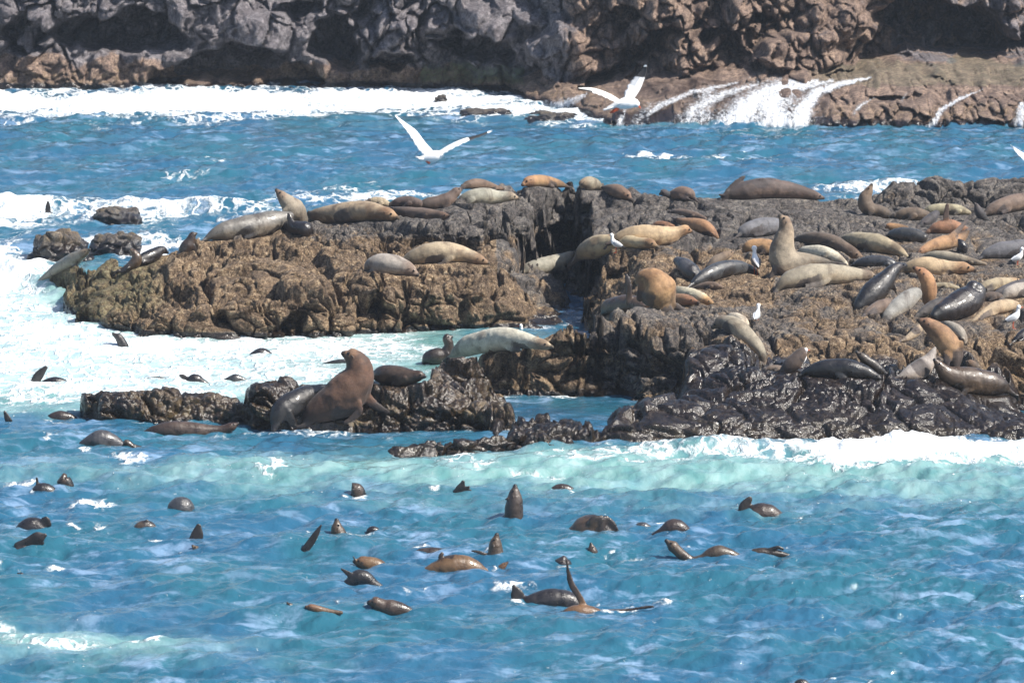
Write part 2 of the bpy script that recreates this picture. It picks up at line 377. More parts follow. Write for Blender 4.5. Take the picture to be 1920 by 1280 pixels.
Z('small brown seal face peeping over the big wet seal', [(1832,690,4),(1826,686,9)], 'brown', (1818,681,8,1811,678))
Z('long black wet seal lying right of the gull on the wet ledge', [(1500,704,3),(1514,697,9),(1536,692,15),(1566,690,19),(1598,692,18),(1624,698,13)], 'dark', (1638,704,9,1652,710), 1, [([(1572,702,8),(1586,712,6),(1598,716,3)],14)])
Z('dark grey seal with a pinkish face standing behind the gull', [(1456,702,2),(1468,696,8),(1480,687,14),(1492,676,15),(1502,664,12)], 'dbrown', (1508,659,9,1498,670), 0, (), up=1)
Z('brown seal looking up behind the long black wet seal', [(1662,702,4),(1650,694,9),(1638,684,10),(1626,676,9)], 'dbrown', (1616,668,8,1605,659), 1, (), up=1)
Z('small sandy seal lying at the foot of the tail on the ledge', [(1434,692,3),(1446,690,6),(1460,690,6),(1474,692,3)], 'brown')
# ---- front rocks
Z('long silver grey seal asleep on top of the low boulder', [(846,668,4),(858,660,13),(880,648,20),(912,640,23),(945,636,23),(975,637,18),(1000,642,13)], 'pale', (1018,646,11,1037,651), 0, [([(952,650,7),(966,657,6),(980,658,3)],16)])
Z('dark wet seal standing upright and barking beside the silver seal', [(794,680,4),(802,673,13),(818,668,17),(834,664,13),(841,652,10),(841,643,9)], 'dbrown', (838,634,9,848,631), 1, [([(838,664,6),(842,676,5),(844,682,3)],8)], wl=683)
Z('massive bull seal sitting up on the front rock with its chest out', [(572,786,9),(585,777,20),(606,764,29),(632,750,37),(654,733,39),(669,712,34),(673,692,28),(667,677,22)], 'bull', (658,668,17,643,662), 0, [([(668,758,12),(672,772,9),(660,785,8),(646,792,4)],26),([(690,748,11),(706,762,9),(722,770,6),(730,772,3)],4),([(585,785,9),(570,798,7),(556,800,4)],10)], up=1)
Z('glossy dark wet seal scrambling out of the water behind the bull', [(514,800,6),(518,785,14),(530,768,21),(552,755,25),(576,742,20),(598,730,11),(612,724,5)], 'dark', None, 1, [([(540,776,9),(548,790,8),(552,800,5)],20),([(520,792,8),(514,806,6)],8)])
Z('grey seal lying right of the bull with its rump to the camera', [(700,706,6),(712,703,16),(735,703,19),(758,706,18),(776,706,13)], 'brown', (787,704,10,798,706), 1)
Z('small black head and flipper behind the grey seal near the bull', [(758,688,4),(766,685,6),(775,685,6),(781,688,3)], 'dark', None, 1)

# ---- in the water (wl: photo row of the waterline)
def hump(u0, u1, vt, wl, R=None):
    R = R or max(13, (u1 - u0) * .22)
    w_ = u1 - u0
    return [(u0 - 12, wl + R * .9, R * .35), (u0 + w_ * .14, wl + R * .45, R * .7), (u0 + w_ * .38, vt + R, R), (u0 + w_ * .62, vt + R * 1.02, R), (u1 - w_ * .12, wl + R * .5, R * .72), (u1 + 12, wl + R, R * .35)]
Z('black seal with its head up in the foam below the reef tip', [(236,668,8),(234,655,9),(229,643,9)], 'dark', (223,633,8,211,625), 1, wl=648)
Z('dark back of a seal in the milky water under the brown reef', hump(472,508,652,661,14), 'dark', None, 1, wl=661)
Z('seal raising a black fin like flipper in the white foam', hump(84,122,706,712,12), 'dark', None, 1, [([(66,714,9),(74,702,9),(86,689,4)],0)], wl=712)
Z('black seal head and shoulder between two floating dark shapes', hump(350,382,701,711,12), 'dark', None, 1, [([(352,712,6),(343,706,5),(338,704,3)],0)], wl=711)
Z('thin dark flippers of a seal floating level in the milky water', [(268,712,2),(285,709,3),(305,710,4),(330,712,2)], 'dbrown', None, 1, wl=711)
Z('greenish dark seal back left of the ledge near the floating seals', hump(428,456,701,707,10), 'slate', None, 1, wl=707)
Z('flat dark flipper shape of a seal in the water left of the bull', [(606,682,2),(624,679,4),(644,677,4),(662,680,3)], 'dark', None, 1, wl=681)
Z('small black fin of a seal at the left edge of the frame', [(20,800,8),(34,800,8)], 'dark', None, 1, [([(17,790,7),(13,782,6),(9,772,3)],0)], wl=786)
Z('low reddish dark seal back left of the barnacled rock', hump(92,136,769,777,14), 'dbrown', None, 1, wl=777)
Z('long brown seal swimming right along the barnacled rock', [(272,812,6),(296,808,14),(330,806,18),(366,808,17),(400,808,12),(420,805,9)], 'brown', (434,800,9,448,793), 1, wl=808)
Z('grey seal back rolling in the water below the barnacled rock', hump(160,222,806,820,20), 'slate', None, 1, wl=821)
Z('dark muzzle of a seal just breaking the surface by the rolling seal', [(262,842,7),(248,838,7)], 'dbrown', (238,830,7,230,836), 1, wl=836)
Z('round brown seal head right behind a black one on the left', [(128,922,12),(124,908,14)], 'dbrown', (118,898,13,126,902), 1, wl=904)
Z('black seal with a tiny fin lying low beside the round brown head', hump(56,108,905,919,17), 'dark', None, 1, [([(72,912,5),(70,903,4),(69,896,3)],0)], wl=919)
Z('glossy dark seal back catching blue sky light with white froth beside', hump(318,360,932,957,22), 'slate', None, 1, wl=957)
Z('black seal bending down with arched back at the left edge', hump(26,96,970,991,20), 'dark', None, 1, [([(80,984,9),(86,974,8),(93,984,5)],8)], wl=992)
Z('black hind flipper with ragged edge raised beside the left edge', [(30,1034,8),(46,1030,8)], 'dark', None, 1, [([(32,1022,7),(52,1016,10),(72,1008,13),(84,1003,5)],0),([(60,1020,9),(80,1018,4)],0)], wl=1024)
Z('pinkish seal floating on its side left of the dark round flipper', hump(246,298,976,992,15), 'brown', None, 1, [([(268,984,5),(276,977,4)],4)], wl=992)
Z('dark rounded flipper of a seal standing out of blue water', [(350,1026,8),(372,1026,9)], 'dark', None, 1, [([(366,1016,14),(370,1000,12),(372,986,6)],0)], wl=1013)
Z('small seal snout poking up just below the dark round flipper', [(384,1040,8),(376,1034,8)], 'olive', (368,1029,7,360,1022), 1, wl=1033)
Z('slim pointed flipper raised out of the water left of a seal head', [(560,1044,8),(580,1040,8)], 'dark', None, 1, [([(572,1030,8),(584,1014,8),(594,998,6),(602,984,2)],0)], wl=1026)
Z('brown seal head pointing up right of the slim raised flipper', [(640,1020,13),(636,1004,15)], 'brown', (632,990,12,631,973), 1, wl=998)
Z('dark seal flipper arching out just right of a brown seal head', hump(686,714,986,999,11), 'dark', None, 1, wl=999)
Z('round dark seal head alone in pale green water', [(678,936,12),(670,922,15)], 'dbrown', (665,918,15,682,924), 1, wl=924)
Z('ragged black tail flippers standing alone in pale green water', [(850,934,7),(868,934,7)], 'dark', None, 1, [([(856,924,8),(864,914,9),(868,903,4)],0),([(866,922,8),(876,915,5),(880,912,2)],0),([(868,922,8),(878,920,5),(883,919,2)],0)], wl=922)
Z('dark seal stretching its whole neck and head straight up from the sea', [(960,1000,20),(963,978,19),(964,956,18),(965,940,16)], 'dbrown', (965,926,12,966,909), 1, [([(952,934,3),(948,936,2)],6)], wl=966)
Z('thin arched dark back of a seal right of the upright neck', hump(1028,1078,906,916,13), 'dbrown', None, 1, wl=916)
Z('seal on the right showing its back and one blunt upright flipper', hump(1390,1468,943,963,22), 'dbrown', None, 1, [([(1392,962,10),(1396,948,11),(1406,935,7)],0)], wl=963)
Z('large dark seal arching over with both flippers drooping', hump(1066,1156,966,993,30), 'brown', None, 1, [([(1116,984,14),(1120,974,14),(1124,992,10)],22),([(1136,974,10),(1150,982,7),(1159,994,4)],14)], wl=994)
Z('low seal back glittering white right of the large arching seal', hump(1236,1294,973,990,17), 'dbrown', None, 1, wl=990)
Z('dim dark green shape of a seal under the ripples by the glittering one', hump(1186,1222,978,987,11), 'slate', None, 1, wl=987)
Z('seal floating on its back in a row of three humps, head to the left', [(1478,1042,5),(1458,1038,8),(1434,1037,11),(1414,1039,11),(1392,1048,9),(1366,1040,13),(1342,1038,16),(1318,1050,12),(1298,1052,10),(1279,1040,10)], 'brown', (1262,1024,11,1248,1012), 1, [([(1440,1032,5),(1458,1026,4),(1468,1029,3)],4)], wl=1032)
Z('brown seal head with snout up just above a pale floating seal', [(932,1060,17),(930,1044,17),(929,1030,14)], 'brown', (929,1018,12,932,1000), 1, [([(912,1040,4),(896,1034,4),(884,1032,2)],4)], wl=1038)
Z('small dark seal snout beside a streak of glittering water', [(1116,1048,10),(1112,1038,10)], 'dbrown', (1110,1030,9,1108,1018), 1, wl=1034)
Z('dark crown of a seal head behind the tall curved flipper', [(1064,1070,13),(1058,1060,15)], 'dark', (1054,1053,14,1068,1058), 1, wl=1055)
Z('seal with a black head and tan body floating left of a pale seal', [(740,1078,8),(722,1070,14),(706,1062,17),(692,1058,16)], 'orange', (678,1054,13,664,1052), 1, [([(668,1052,3),(664,1046,2),(662,1042,1.5)],2)], wl=1062)
Z('black flat flipper of a seal splashing below the black headed seal', hump(644,708,1068,1088,16), 'dark', None, 1, [([(660,1080,8),(646,1070,5),(640,1066,3)],6)], wl=1088)
Z('pale tan seal floating belly up with a tiny black flipper', [(772,1082,6),(796,1076,12),(824,1068,20),(854,1062,24),(884,1064,20),(908,1074,10)], 'orange', None, 1, [([(828,1052,7),(826,1045,6),(829,1037,4)],2)], wl=1070)
Z('thin dark line of a seal back left of a raised brown snout', hump(778,842,1025,1031,14), 'dbrown', None, 1, wl=1031)
Z('small pinkish snout of a seal right of the pale floating seal', [(930,1074,6),(938,1066,7)], 'orange', (944,1060,6,953,1053), 1, wl=1062)
Z('seal with a tan shoulder and triangular dark hind flipper', [(972,1146,10),(990,1134,18),(1015,1128,22),(1040,1126,24),(1068,1130,22),(1095,1142,12)], 'dark', None, 1, [([(976,1128,12),(970,1114,14),(964,1099,5)],0)], wl=1128)
Z('seal waving one very tall curved flipper above the water', [(1050,1162,8),(1070,1152,16),(1095,1150,18),(1122,1154,14),(1145,1160,6)], 'orange', None, 1, [([(1096,1140,8),(1086,1118,7),(1072,1096,7),(1066,1075,5),(1062,1048,2)],0),([(1140,1144,3),(1180,1142,3),(1218,1137,4),(1226,1137,2)],0)], wl=1144)
Z('brown seal head and wet back swimming left near the bottom', [(776,1150,7),(756,1144,14),(734,1140,17),(718,1136,14)], 'brown', (704,1130,13,690,1129), 1, wl=1140)
Z('tiny dark seal snout at the left end of a long wave', [(556,1144,6),(548,1139,6)], 'dbrown', (542,1134,6,538,1129), 1, wl=1138)
Z('small seal head gliding along the long wave', [(640,1148,4),(616,1146,6),(596,1142,8)], 'orange', (583,1138,7,572,1137), 1, wl=1141)
Z('dark speck of a seal head low in the waves on the left', [(50,1090,6),(44,1084,7)], 'dark', (40,1078,6,33,1074), 1, wl=1082)
Z('small dark seal fin in the surf behind the reef', [(86,402,5),(96,402,5)], 'dark', None, 1, [([(90,394,6),(90,386,5),(90,379,3)],0)], wl=392)
Z('tiny dark top of a seal cut by the bottom edge', hump(1486,1520,1272,1282,10), 'dark', None, 1, wl=1284)

# ---- standing gulls: label, feet (u, v), height px, heading ('l', 'r', 'a' away), look
GULLS = [
 ('white gull standing in front of the long seal with the pale head', 1155, 474, 38, 'l', 'adult'),
 ('gull with a dark speckled back seen from behind amid the herd', 1417, 516, 56, 'a', 'young'),
 ('white gull standing alone in a rock dip under the herd', 1419, 610, 42, 'b', 'adult'),
 ('white gull next to the pinkish faced seal on the wet ledge', 1500, 698, 48, 'r', 'adult'),
 ('white gull with red legs in front of a tan seal, right edge', 1900, 616, 46, 'r', 'adult'),
 ('gull cut by the right edge beside the blue grey seal', 1908, 500, 38, 'r', 'adult'),
 ('half hidden gull behind the back of the silver grey seal', 984, 640, 34, 'l', 'young'),
]
ROCKS = [  # label, u0, u1, v waterline, v top
 ('small pointed dark rock washed by the surf behind the reef', 172, 266, 417, 396, .1),
 ('flat topped barnacle covered rock next to the climbing seal', 56, 168, 492, 444, .45),
 ('low wet rock with white water spilling over, left of the reef', 168, 262, 478, 444, .2),
 ('dark low rock in the far white water under the cliff', 860, 960, 223, 208, .1),
 ('dark low rock in the far foam, under the flying gull', 985, 1085, 230, 215, .1),
 ('tiny dark rock alone in the far foam', 816, 838, 193, 180, .1),
]
# ================================================================ reef profile, column by column
# (v, z): photo row v seen at height z ; ('d', dy, z): dy metres further back at height z
D = 'd'
R1 = [(800, -.5), (795, 0), (760, .3), (740, .45), (D, .7, .3), (D, .5, -.6)]
def back(*p): return list(p) + [(D, 1.2, None), (D, 1.6, -.8), (D, 3, -1)]
COLS = [
 (20,  [(800, -.8), (560, -.8), (480, -.8)]),
 (78,  [(800, -.8), (560, -.7), (530, -.6), (D, 1, -.8)]),
 (100, [(800, -.8), (560, -.3), (550, 0), (530, .2), (520, .3), (D, 1.2, .1), (D, 1, -.8)]),
 (135, [(815, -.8), (795, -.7), (D, 1, -.7), (604, -.3), (598, 0), (565, .3), (520, .45), (505, .5), (D, 1.2, -.1), (D, 1, -.8)]),
 (155, [(790, -.5), (783, 0), (750, .35), (742, .42), (D, .5, .3), (D, .5, -.6), (612, -.3), (606, 0), (570, .36), (520, .5), (502, .58), (D, 1, -.6)]),
 (200, R1 + [(625, -.3), (620, 0), (585, .35), (540, .55), (505, .7), (490, .75), (D, 1, -.6)]),
 (300, [(800, -.5), (797, 0), (760, .3), (735, .5), (D, .7, .3), (D, .5, -.6), (636, -.3), (631, 0), (590, .42), (560, .6), (525, .8), (500, .9), (483, .95), (D, 1.2, -.6)]),
 (400, R1[:3] + [(744, .42), (D, .6, .2), (D, .5, -.6), (638, -.3), (633, 0), (585, .5), (560, .65), (520, .9), (480, 1.1), (452, 1.25), (D, 1.2, .8), (D, 1.2, -.6)]),
 (442, R1[:2] + [(772, .22), (755, .33), (D, .6, .2), (D, .5, -.6), (638, -.3), (633, 0), (585, .5), (555, .7), (500, 1.05), (450, 1.28), (D, 1.5, .8), (D, 1.2, -.6)]),
 (468, [(812, -.4), (807, 0), (750, .6), (726, .72), (D, .7, .5), (D, .5, -.6), (638, -.3), (633, 0), (590, .45), (550, .75), (500, 1.08), (448, 1.3), (D, 1.5, .9), (D, 1.4, -.6)]),
 (540, [(812, -.4), (807, 0), (755, .5), (716, .76), (D, .8, .5), (D, .5, -.6), (638, -.3), (633, 0), (590, .45), (550, .8), (500, 1.1), (450, 1.33), (436, 1.36), (D, 2, 1), (D, 1.4, -.6)]),
 (600, [(812, -.4), (807, 0), (780, .22), (740, .55), (722, .68), (D, .8, .5), (D, .5, -.6), (638, -.3), (633, 0), (570, .65), (520, .95), (480, 1.2), (430, 1.45), (412, 1.5), (D, 2, 1.1), (D, 1.4, -.6)]),
 (700, [(812, -.4), (808, 0), (770, .35), (728, .7), (718, .76), (D, .9, .5), (D, .5, -.6), (633, -.3), (628, 0), (570, .6), (522, 1.0), (500, 1.1), (485, 1.15), (425, 1.6), (405, 1.63), (D, 2, 1.2), (D, 1.4, -.6)]),
 (735, [(856, -.3), (852, 0), (846, .1), (D, .6, -.3), (808, 0), (770, .35), (728, .7), (716, .78), (D, .9, .5), (D, .5, -.6), (630, -.3), (626, 0), (570, .6), (520, 1.0), (500, 1.08), (480, 1.15), (425, 1.6), (402, 1.66), (D, 2, 1.2), (D, 1.4, -.6)]),
 (795, [(856, -.3), (851, 0), (828, .2), (822, .23), (D, .6, -.4), (813, -.2), (808, 0), (760, .45), (722, .75), (712, .82), (D, .9, .5), (D, .5, -.6), (628, -.3), (622, 0), (560, .68), (520, .98), (500, 1.05), (480, 1.12), (430, 1.6), (398, 1.72), (D, 2, 1.2), (D, 1.4, -.6)]),
 (830, [(856, -.3), (851, 0), (828, .2), (820, .24), (D, .6, -.4), (813, -.2), (808, 0), (770, .38), (740, .55), (D, .3, .45), (700, .7), (682, .85), (D, .9, .5), (D, .5, -.6), (627, -.3), (621, 0), (560, .68), (520, .98), (495, 1.08), (480, 1.14), (430, 1.62), (390, 1.78), (D, 2, 1.4), (D, 1.6, -.6)]),
 (870, [(855, -.3), (851, 0), (826, .22), (818, .26), (D, .5, -.4), (813, -.2), (808, 0), (775, .33), (750, .48), (D, .3, .4), (705, .6), (672, .9), (D, 1, .6), (D, .7, -.6), (625, -.3), (619, 0), (560, .68), (520, .98), (495, 1.1), (480, 1.16), (430, 1.65), (385, 1.83), (D, 2, 1.4), (D, 1.6, -.6)]),
 (930, [(854, -.3), (850, 0), (826, .2), (815, .28), (D, .5, -.2), (806, .1), (775, .35), (755, .48), (D, .5, .1), (742, 0), (700, .45), (660, .9), (652, .93), (D, 1, .5), (D, .6, -.6), (622, -.3), (617, 0), (570, .55), (530, .85), (500, 1.05), (470, 1.2), (430, 1.6), (375, 1.88), (368, 1.9), (D, 2, 1.5), (D, 1.8, -.6)]),
 (975, [(854, -.3), (850, 0), (815, .3), (790, .42), (778, .46), (D, .6, -.4), (748, -.3), (742, 0), (700, .45), (660, .92), (652, .95), (D, 1, .5), (D, .6, -.6), (620, -.3), (616, 0), (580, .4), (530, .7), (500, .85), (475, .95), (D, .1, 1.3), (D, .5, 1.65), (360, 1.95), (D, 2, 1.5), (D, 1.8, -.6)]),
 (1020, [(854, -.3), (849, 0), (810, .32), (785, .42), (772, .48), (D, .6, -.4), (748, -.3), (742, 0), (690, .52), (652, .95), (645, .98), (D, 1, .5), (D, .6, -.6), (620, -.3), (616, 0), (580, .1), (530, .42), (505, .56), (488, .62), (D, .12, 1.3), (D, .45, 1.62), (354, 2.0), (D, 2, 1.5), (D, 1.8, -.6)]),
 (1070, [(852, -.3), (847, 0), (800, .35), (778, .42), (772, .45), (D, .6, -.4), (748, -.3), (742, 0), (680, .6), (640, 1.03), (634, 1.06), (D, .8, .4), (D, .5, -.6), (608, -.1), (585, -.08), (545, -.02), (522, .12), (D, .25, .5), (495, .62), (484, .66), (D, .12, 1.32), (D, .45, 1.62), (352, 2.02), (D, 2, 1.5), (D, 1.8, -.6)]),
 (1096, [(848, -.3), (843, 0), (806, .32), (786, .4), (D, .6, -.4), (748, -.3), (742, 0), (675, .68), (625, 1.12), (616, 1.16), (D, .7, .4), (D, .6, -.3), (590, -.1), (560, 0), (535, .05), (D, .2, 1.05), (480, 1.22), (440, 1.5), (400, 1.74), (353, 2.0), (D, 2, 1.5), (D, 1.8, -.6)]),
 (1115, [(845, -.3), (840, 0), (815, .22), (800, .28), (D, .6, -.4), (748, -.3), (742, 0), (670, .75), (615, 1.2), (602, 1.25), (D, .6, .5), (D, .6, .1), (560, .5), (530, .6), (D, .3, 1.1), (478, 1.25), (440, 1.5), (400, 1.74), (354, 2.0), (D, 2, 1.5), (D, 1.8, -.6)]),
 (1150, [(840, -.3), (835, 0), (800, .32), (762, .52), (757, .54), (D, .5, -.3), (748, -.2), (742, 0), (660, .85), (600, 1.22), (590, 1.26), (D, .7, .7), (D, .5, .5), (560, .7), (535, .75), (D, .25, 1.15), (482, 1.27), (440, 1.5), (400, 1.72), (362, 1.95), (D, 2, 1.5), (D, 1.8, -.6)]),
 (1200, [(840, -.3), (836, 0), (800, .33), (758, .6), (748, .62), (D, .5, .1), (742, .08), (660, .88), (600, 1.2), (586, 1.27), (D, .5, 1.0), (560, .95), (540, .98), (D, .25, 1.25), (482, 1.33), (440, 1.52), (400, 1.7), (372, 1.9), (D, 2, 1.5), (D, 1.8, -.6)]),
 (1255, [(840, -.3), (836, 0), (795, .36), (752, .6), (742, .63), (D, .5, .2), (728, .22), (660, .92), (605, 1.18), (590, 1.22), (D, .7, 1.05), (550, 1.05), (525, 1.1), (D, .3, 1.3), (482, 1.35), (440, 1.52), (400, 1.7), (376, 1.86), (D, 2, 1.5), (D, 1.8, -.6)]),
 (1300, [(840, -.3), (836, 0), (790, .38), (745, .62), (735, .65), (D, .3, .5), (700, .85), (672, 1.0), (665, 1.0), (D, .3, .9), (625, 1.15), (605, 1.2), (D, .6, 1.05), (550, 1.08), (520, 1.15), (490, 1.28), (440, 1.52), (400, 1.7), (378, 1.86), (D, 2, 1.5), (D, 1.8, -.6)]),
 (1380, [(840, -.3), (836, 0), (790, .38), (745, .62), (730, .66), (700, .88), (688, .92), (D, .2, .8), (650, 1.1), (618, 1.2), (D, .8, 1.05), (560, 1.08), (520, 1.2), (490, 1.28), (440, 1.52), (400, 1.7), (374, 1.86), (D, 2, 1.5), (D, 1.8, -.6)]),
 (1440, [(840, -.3), (836, 0), (790, .36), (740, .62), (708, .82), (700, .84), (D, .5, .75), (670, .8), (620, .95), (570, 1.08), (520, 1.2), (480, 1.3), (440, 1.5), (400, 1.7), (377, 1.84), (D, 2, 1.5), (D, 1.8, -.6)]),
 (1540, [(837, -.3), (832, 0), (795, .3), (750, .55), (722, .7), (708, .78), (D, .6, .7), (660, .82), (620, .95), (570, 1.15), (520, 1.25), (470, 1.35), (440, 1.5), (400, 1.7), (380, 1.8), (D, 2, 1.5), (D, 1.8, -.6)]),
 (1650, [(835, -.3), (830, 0), (795, .28), (745, .58), (715, .74), (700, .8), (D, .6, .72), (650, .88), (610, .98), (570, 1.12), (520, 1.25), (470, 1.35), (430, 1.52), (400, 1.66), (388, 1.72), (380, 1.75), (D, 2, 1.5), (D, 1.8, -.6)]),
 (1680, [(833, -.3), (828, 0), (795, .26), (745, .55), (715, .7), (700, .76), (D, .6, .72), (650, .9), (610, 1.0), (570, 1.12), (520, 1.25), (470, 1.35), (430, 1.52), (400, 1.66), (388, 1.74), (352, 2.08), (346, 2.1), (D, 2, 1.5), (D, 1.8, -.6)]),
 (1780, [(828, -.3), (824, 0), (795, .2), (750, .42), (725, .55), (705, .62), (680, .78), (650, .9), (610, 1.0), (570, 1.12), (520, 1.25), (470, 1.35), (430, 1.52), (400, 1.66), (385, 1.76), (345, 2.15), (337, 2.2), (D, 2, 1.5), (D, 1.8, -.6)]),
 (1860, [(827, -.3), (822, 0), (800, .16), (775, .22), (755, .22), (740, .28), (715, .5), (680, .76), (640, .9), (610, 1.0), (570, 1.12), (520, 1.25), (470, 1.35), (430, 1.52), (400, 1.66), (385, 1.76), (340, 2.2), (333, 2.24), (D, 2, 1.5), (D, 1.8, -.6)]),
 (1930, [(826, -.4), (820, 0), (805, .14), (790, .17), (D, .4, .02), (750, .04), (735, .15), (710, .5), (680, .72), (640, .9), (610, 1.0), (570, 1.12), (520, 1.25), (470, 1.35), (430, 1.52), (400, 1.66), (385, 1.78), (338, 2.24), (332, 2.26), (D, 2, 1.5), (D, 1.8, -.6)]),
 (2120, [(820, -.3), (812, 0), (795, .1), (765, .2), (745, .3), (735, .35), (710, .5), (680, .72), (640, .9), (610, 1.0), (570, 1.12), (520, 1.25), (470, 1.35), (430, 1.52), (400, 1.66), (385, 1.78), (338, 2.24), (332, 2.26), (D, 2, 1.5), (D, 1.8, -.6)]),
 (2260, [(820, -.8), (560, -.8), (480, -.8)]),
]
NU_R, NY_R = 1150, 880
U_R = np.linspace(22, 2255, NU_R)
Y_R = np.linspace(89.4, 119.6, NY_R)

def col_profile(pts):
    ys, zs = [], []
    for i_, p in enumerate(pts):
        nx = pts[i_ + 1] if i_ + 1 < len(pts) else None
        if p[0] != D and p[1] < 0 and nx and nx[0] != D and nx[1] >= 0:
            y, z = y_of(nx[0], nx[1]) - .5 * abs(p[1]) - .05, p[1]      # under water just in front of the foot
        elif p[0] == D: y, z = ys[-1] + p[1], p[2]
        else: y, z = y_of(p[0], p[1]), p[1]
        if ys and y < ys[-1] + 0.03: y = ys[-1] + 0.03
        ys.append(y); zs.append(z)
    ys.append(ys[-1] + 1.6); zs.append(-.8)
    return np.interp(Y_R, ys, zs, left=-.8, right=-.8)

prof = np.array([col_profile(p) for _, p in COLS])
cu = np.array([c[0] for c in COLS], float)
# wobble the column lookup so that features do not run straight between the columns
UU, YY = np.meshgrid(U_R, Y_R)
warp = 22 * vnoise(UU / 70, YY / 1.1, UU * 0, 5) + 9 * vnoise(UU / 26, YY / .5, UU * 0, 6)
Uw = np.clip(UU + warp * sstep(60, 200, UU), cu[0], cu[-1])
k = np.clip(np.searchsorted(cu, Uw) - 1, 0, len(cu) - 2)
fr = (Uw - cu[k]) / (cu[k + 1] - cu[k])
fr = fr * fr * (3 - 2 * fr)
ri = np.arange(NY_R)[:, None] * np.ones((1, NU_R), int)
HB = prof[k, ri] * (1 - fr) + prof[k + 1, ri] * fr          # base height field (rows y, cols u)
XX = x_of(UU, YY, HB)

def field(A, u, y):
    fu = np.clip((np.asarray(u, float) - U_R[0]) / (U_R[1] - U_R[0]), 0, NU_R - 1.001)
    fy = np.clip((np.asarray(y, float) - Y_R[0]) / (Y_R[1] - Y_R[0]), 0, NY_R - 1.001)
    i, j = fu.astype(int), fy.astype(int); a, b = fu - i, fy - j
    return (A[j, i] * (1 - a) + A[j, i + 1] * a) * (1 - b) + (A[j + 1, i] * (1 - a) + A[j + 1, i + 1] * a) * b

_ys = np.arange(90, 119, 0.02)
def hit(u, v, A=None):
    """first meeting of the sight line through photo pixel (u, v) with the reef height field"""
    A = HB if A is None else A
    dx, dy, dz = ray(u, v)
    zr = CH + dz * _ys / dy
    h = field(A, np.full_like(_ys, u), _ys)
    s = h - zr
    w_ = np.where(s > 0)[0]
    if len(w_): return _ys[w_[0]]
    return _ys[np.argmax(s)]

# ---- rock relief: boulders, blocks, cracks, pits, laid on the surface along its normal
print('profile', time.time() - T0)
small = sstep(-.5, 0.1, HB)
low = .07 * fbm(XX * .8, YY * .8, HB, 3, 31)
# ================================================================ put every animal at a depth and let the rock meet it
def fit_depth(s):
    sp = s['spine'] + ([s['head'][:3]] if s['head'] else [])
    if s['wl'] is not None:
        return None
    A = HBL
    if s['up']:
        vm = max(p[1] + p[2] for p in s['spine'])
        low_ = [p for p in s['spine'] if p[1] + p[2] > vm - 14]
        ys = [hit(p[0], p[1] + p[2] * .9, A) for p in low_]
        y = float(np.median(ys))
        return y + s.get('dy', -.05), 0.0, sp[0][0]
    us = np.array([p[0] for p in sp], float); ys = np.array([hit(p[0], p[1] + p[2] * .9, A) for p in sp])
    w_ = np.array([p[2] for p in sp], float)
    um = (us * w_).sum() / w_.sum(); ym = np.average(ys, weights=w_)
    # robust: pull outliers to the median
    md = np.median(ys); ys = np.clip(ys, md - 1.2, md + 1.2); ym = np.average(ys, weights=w_)
    den = (w_ * (us - um) ** 2).sum()
    sl = (w_ * (us - um) * (ys - ym)).sum() / (den + 1e-6) if len(sp) > 2 else 0
    span = us.max() - us.min() + 1
    mx = 0.9 * span / 95.0
    sl = float(np.clip(sl * span, -mx, mx) / span)
    return float(ym) + s.get('dy', -.08), sl, float(um)

HBL = HB + low * small
HT = HBL.copy()                           # pulled to the animals below
CON = []                                  # contact points (x, y, z, sigma)
for s in SEALS:
    d = fit_depth(s)
    s['depth'] = d
    if d is None: continue
    y0, sl, um = d
    vm = max(p[1] + p[2] for p in s['spine'])
    pts = list(s['spine'])
    if s['head'] and not s['up']: pts.append(s['head'][:3])
    # densify
    dense = []
    for a, b in zip(pts[:-1], pts[1:]):
        for q in (0, .33, .67): dense.append(tuple(a[i] + (b[i] - a[i]) * q for i in range(3)))
    dense.append(pts[-1])
    for (u, v, r) in dense:
        if s['up'] and v + r < vm - 14: continue
        y = y0 + sl * (u - um)
        P = at_y(u, v + r * .88, y)
        CON.append((u, y, P[2], r * y / FPX, 1.0))
for g in GULLS:
    y = hit(g[1], g[2], HBL)
    CON.append((g[1], y, at_y(g[1], g[2], y)[2], .05, 1.0))

CL = np.full_like(HT, 9.0)                # rock in front of an animal stays below the line of its belly
for s in SEALS:
    if s['depth'] is None: continue
    y0, sl, um = s['depth']
    pts = list(s['spine']) + ([s['head'][:3]] if s['head'] else [])
    vm = max(p[1] + p[2] for p in s['spine'])
    for a, b in zip(pts[:-1], pts[1:]):
        for q in (0, .5, 1):
            u, v, r = (a[i] + (b[i] - a[i]) * q for i in range(3))
            if s['up'] and v + r < vm - 30: continue
            y = y0 + sl * (u - um)
            for du_ in np.linspace(-.9, .9, 7):
                uu = u + du_ * r; ve = v + r * math.sqrt(1 - du_ * du_) * .8
                i = int(round((uu - U_R[0]) / (U_R[1] - U_R[0])))
                if i < 1 or i > NU_R - 2: continue
                _, dy_, dz_ = ray(uu, ve)
                j1 = int((y - Y_R[0]) / (Y_R[1] - Y_R[0])); j0 = max(j1 - 80, 0)
                zl = CH + dz_ / dy_ * Y_R[j0:j1]
                for di in (-1, 0, 1): CL[j0:j1, i + di] = np.minimum(CL[j0:j1, i + di], zl)
num = np.zeros_like(HT); den = np.full_like(HT, 1e-9); wmax = np.zeros_like(HT)
du = U_R[1] - U_R[0]; dyy = Y_R[1] - Y_R[0]
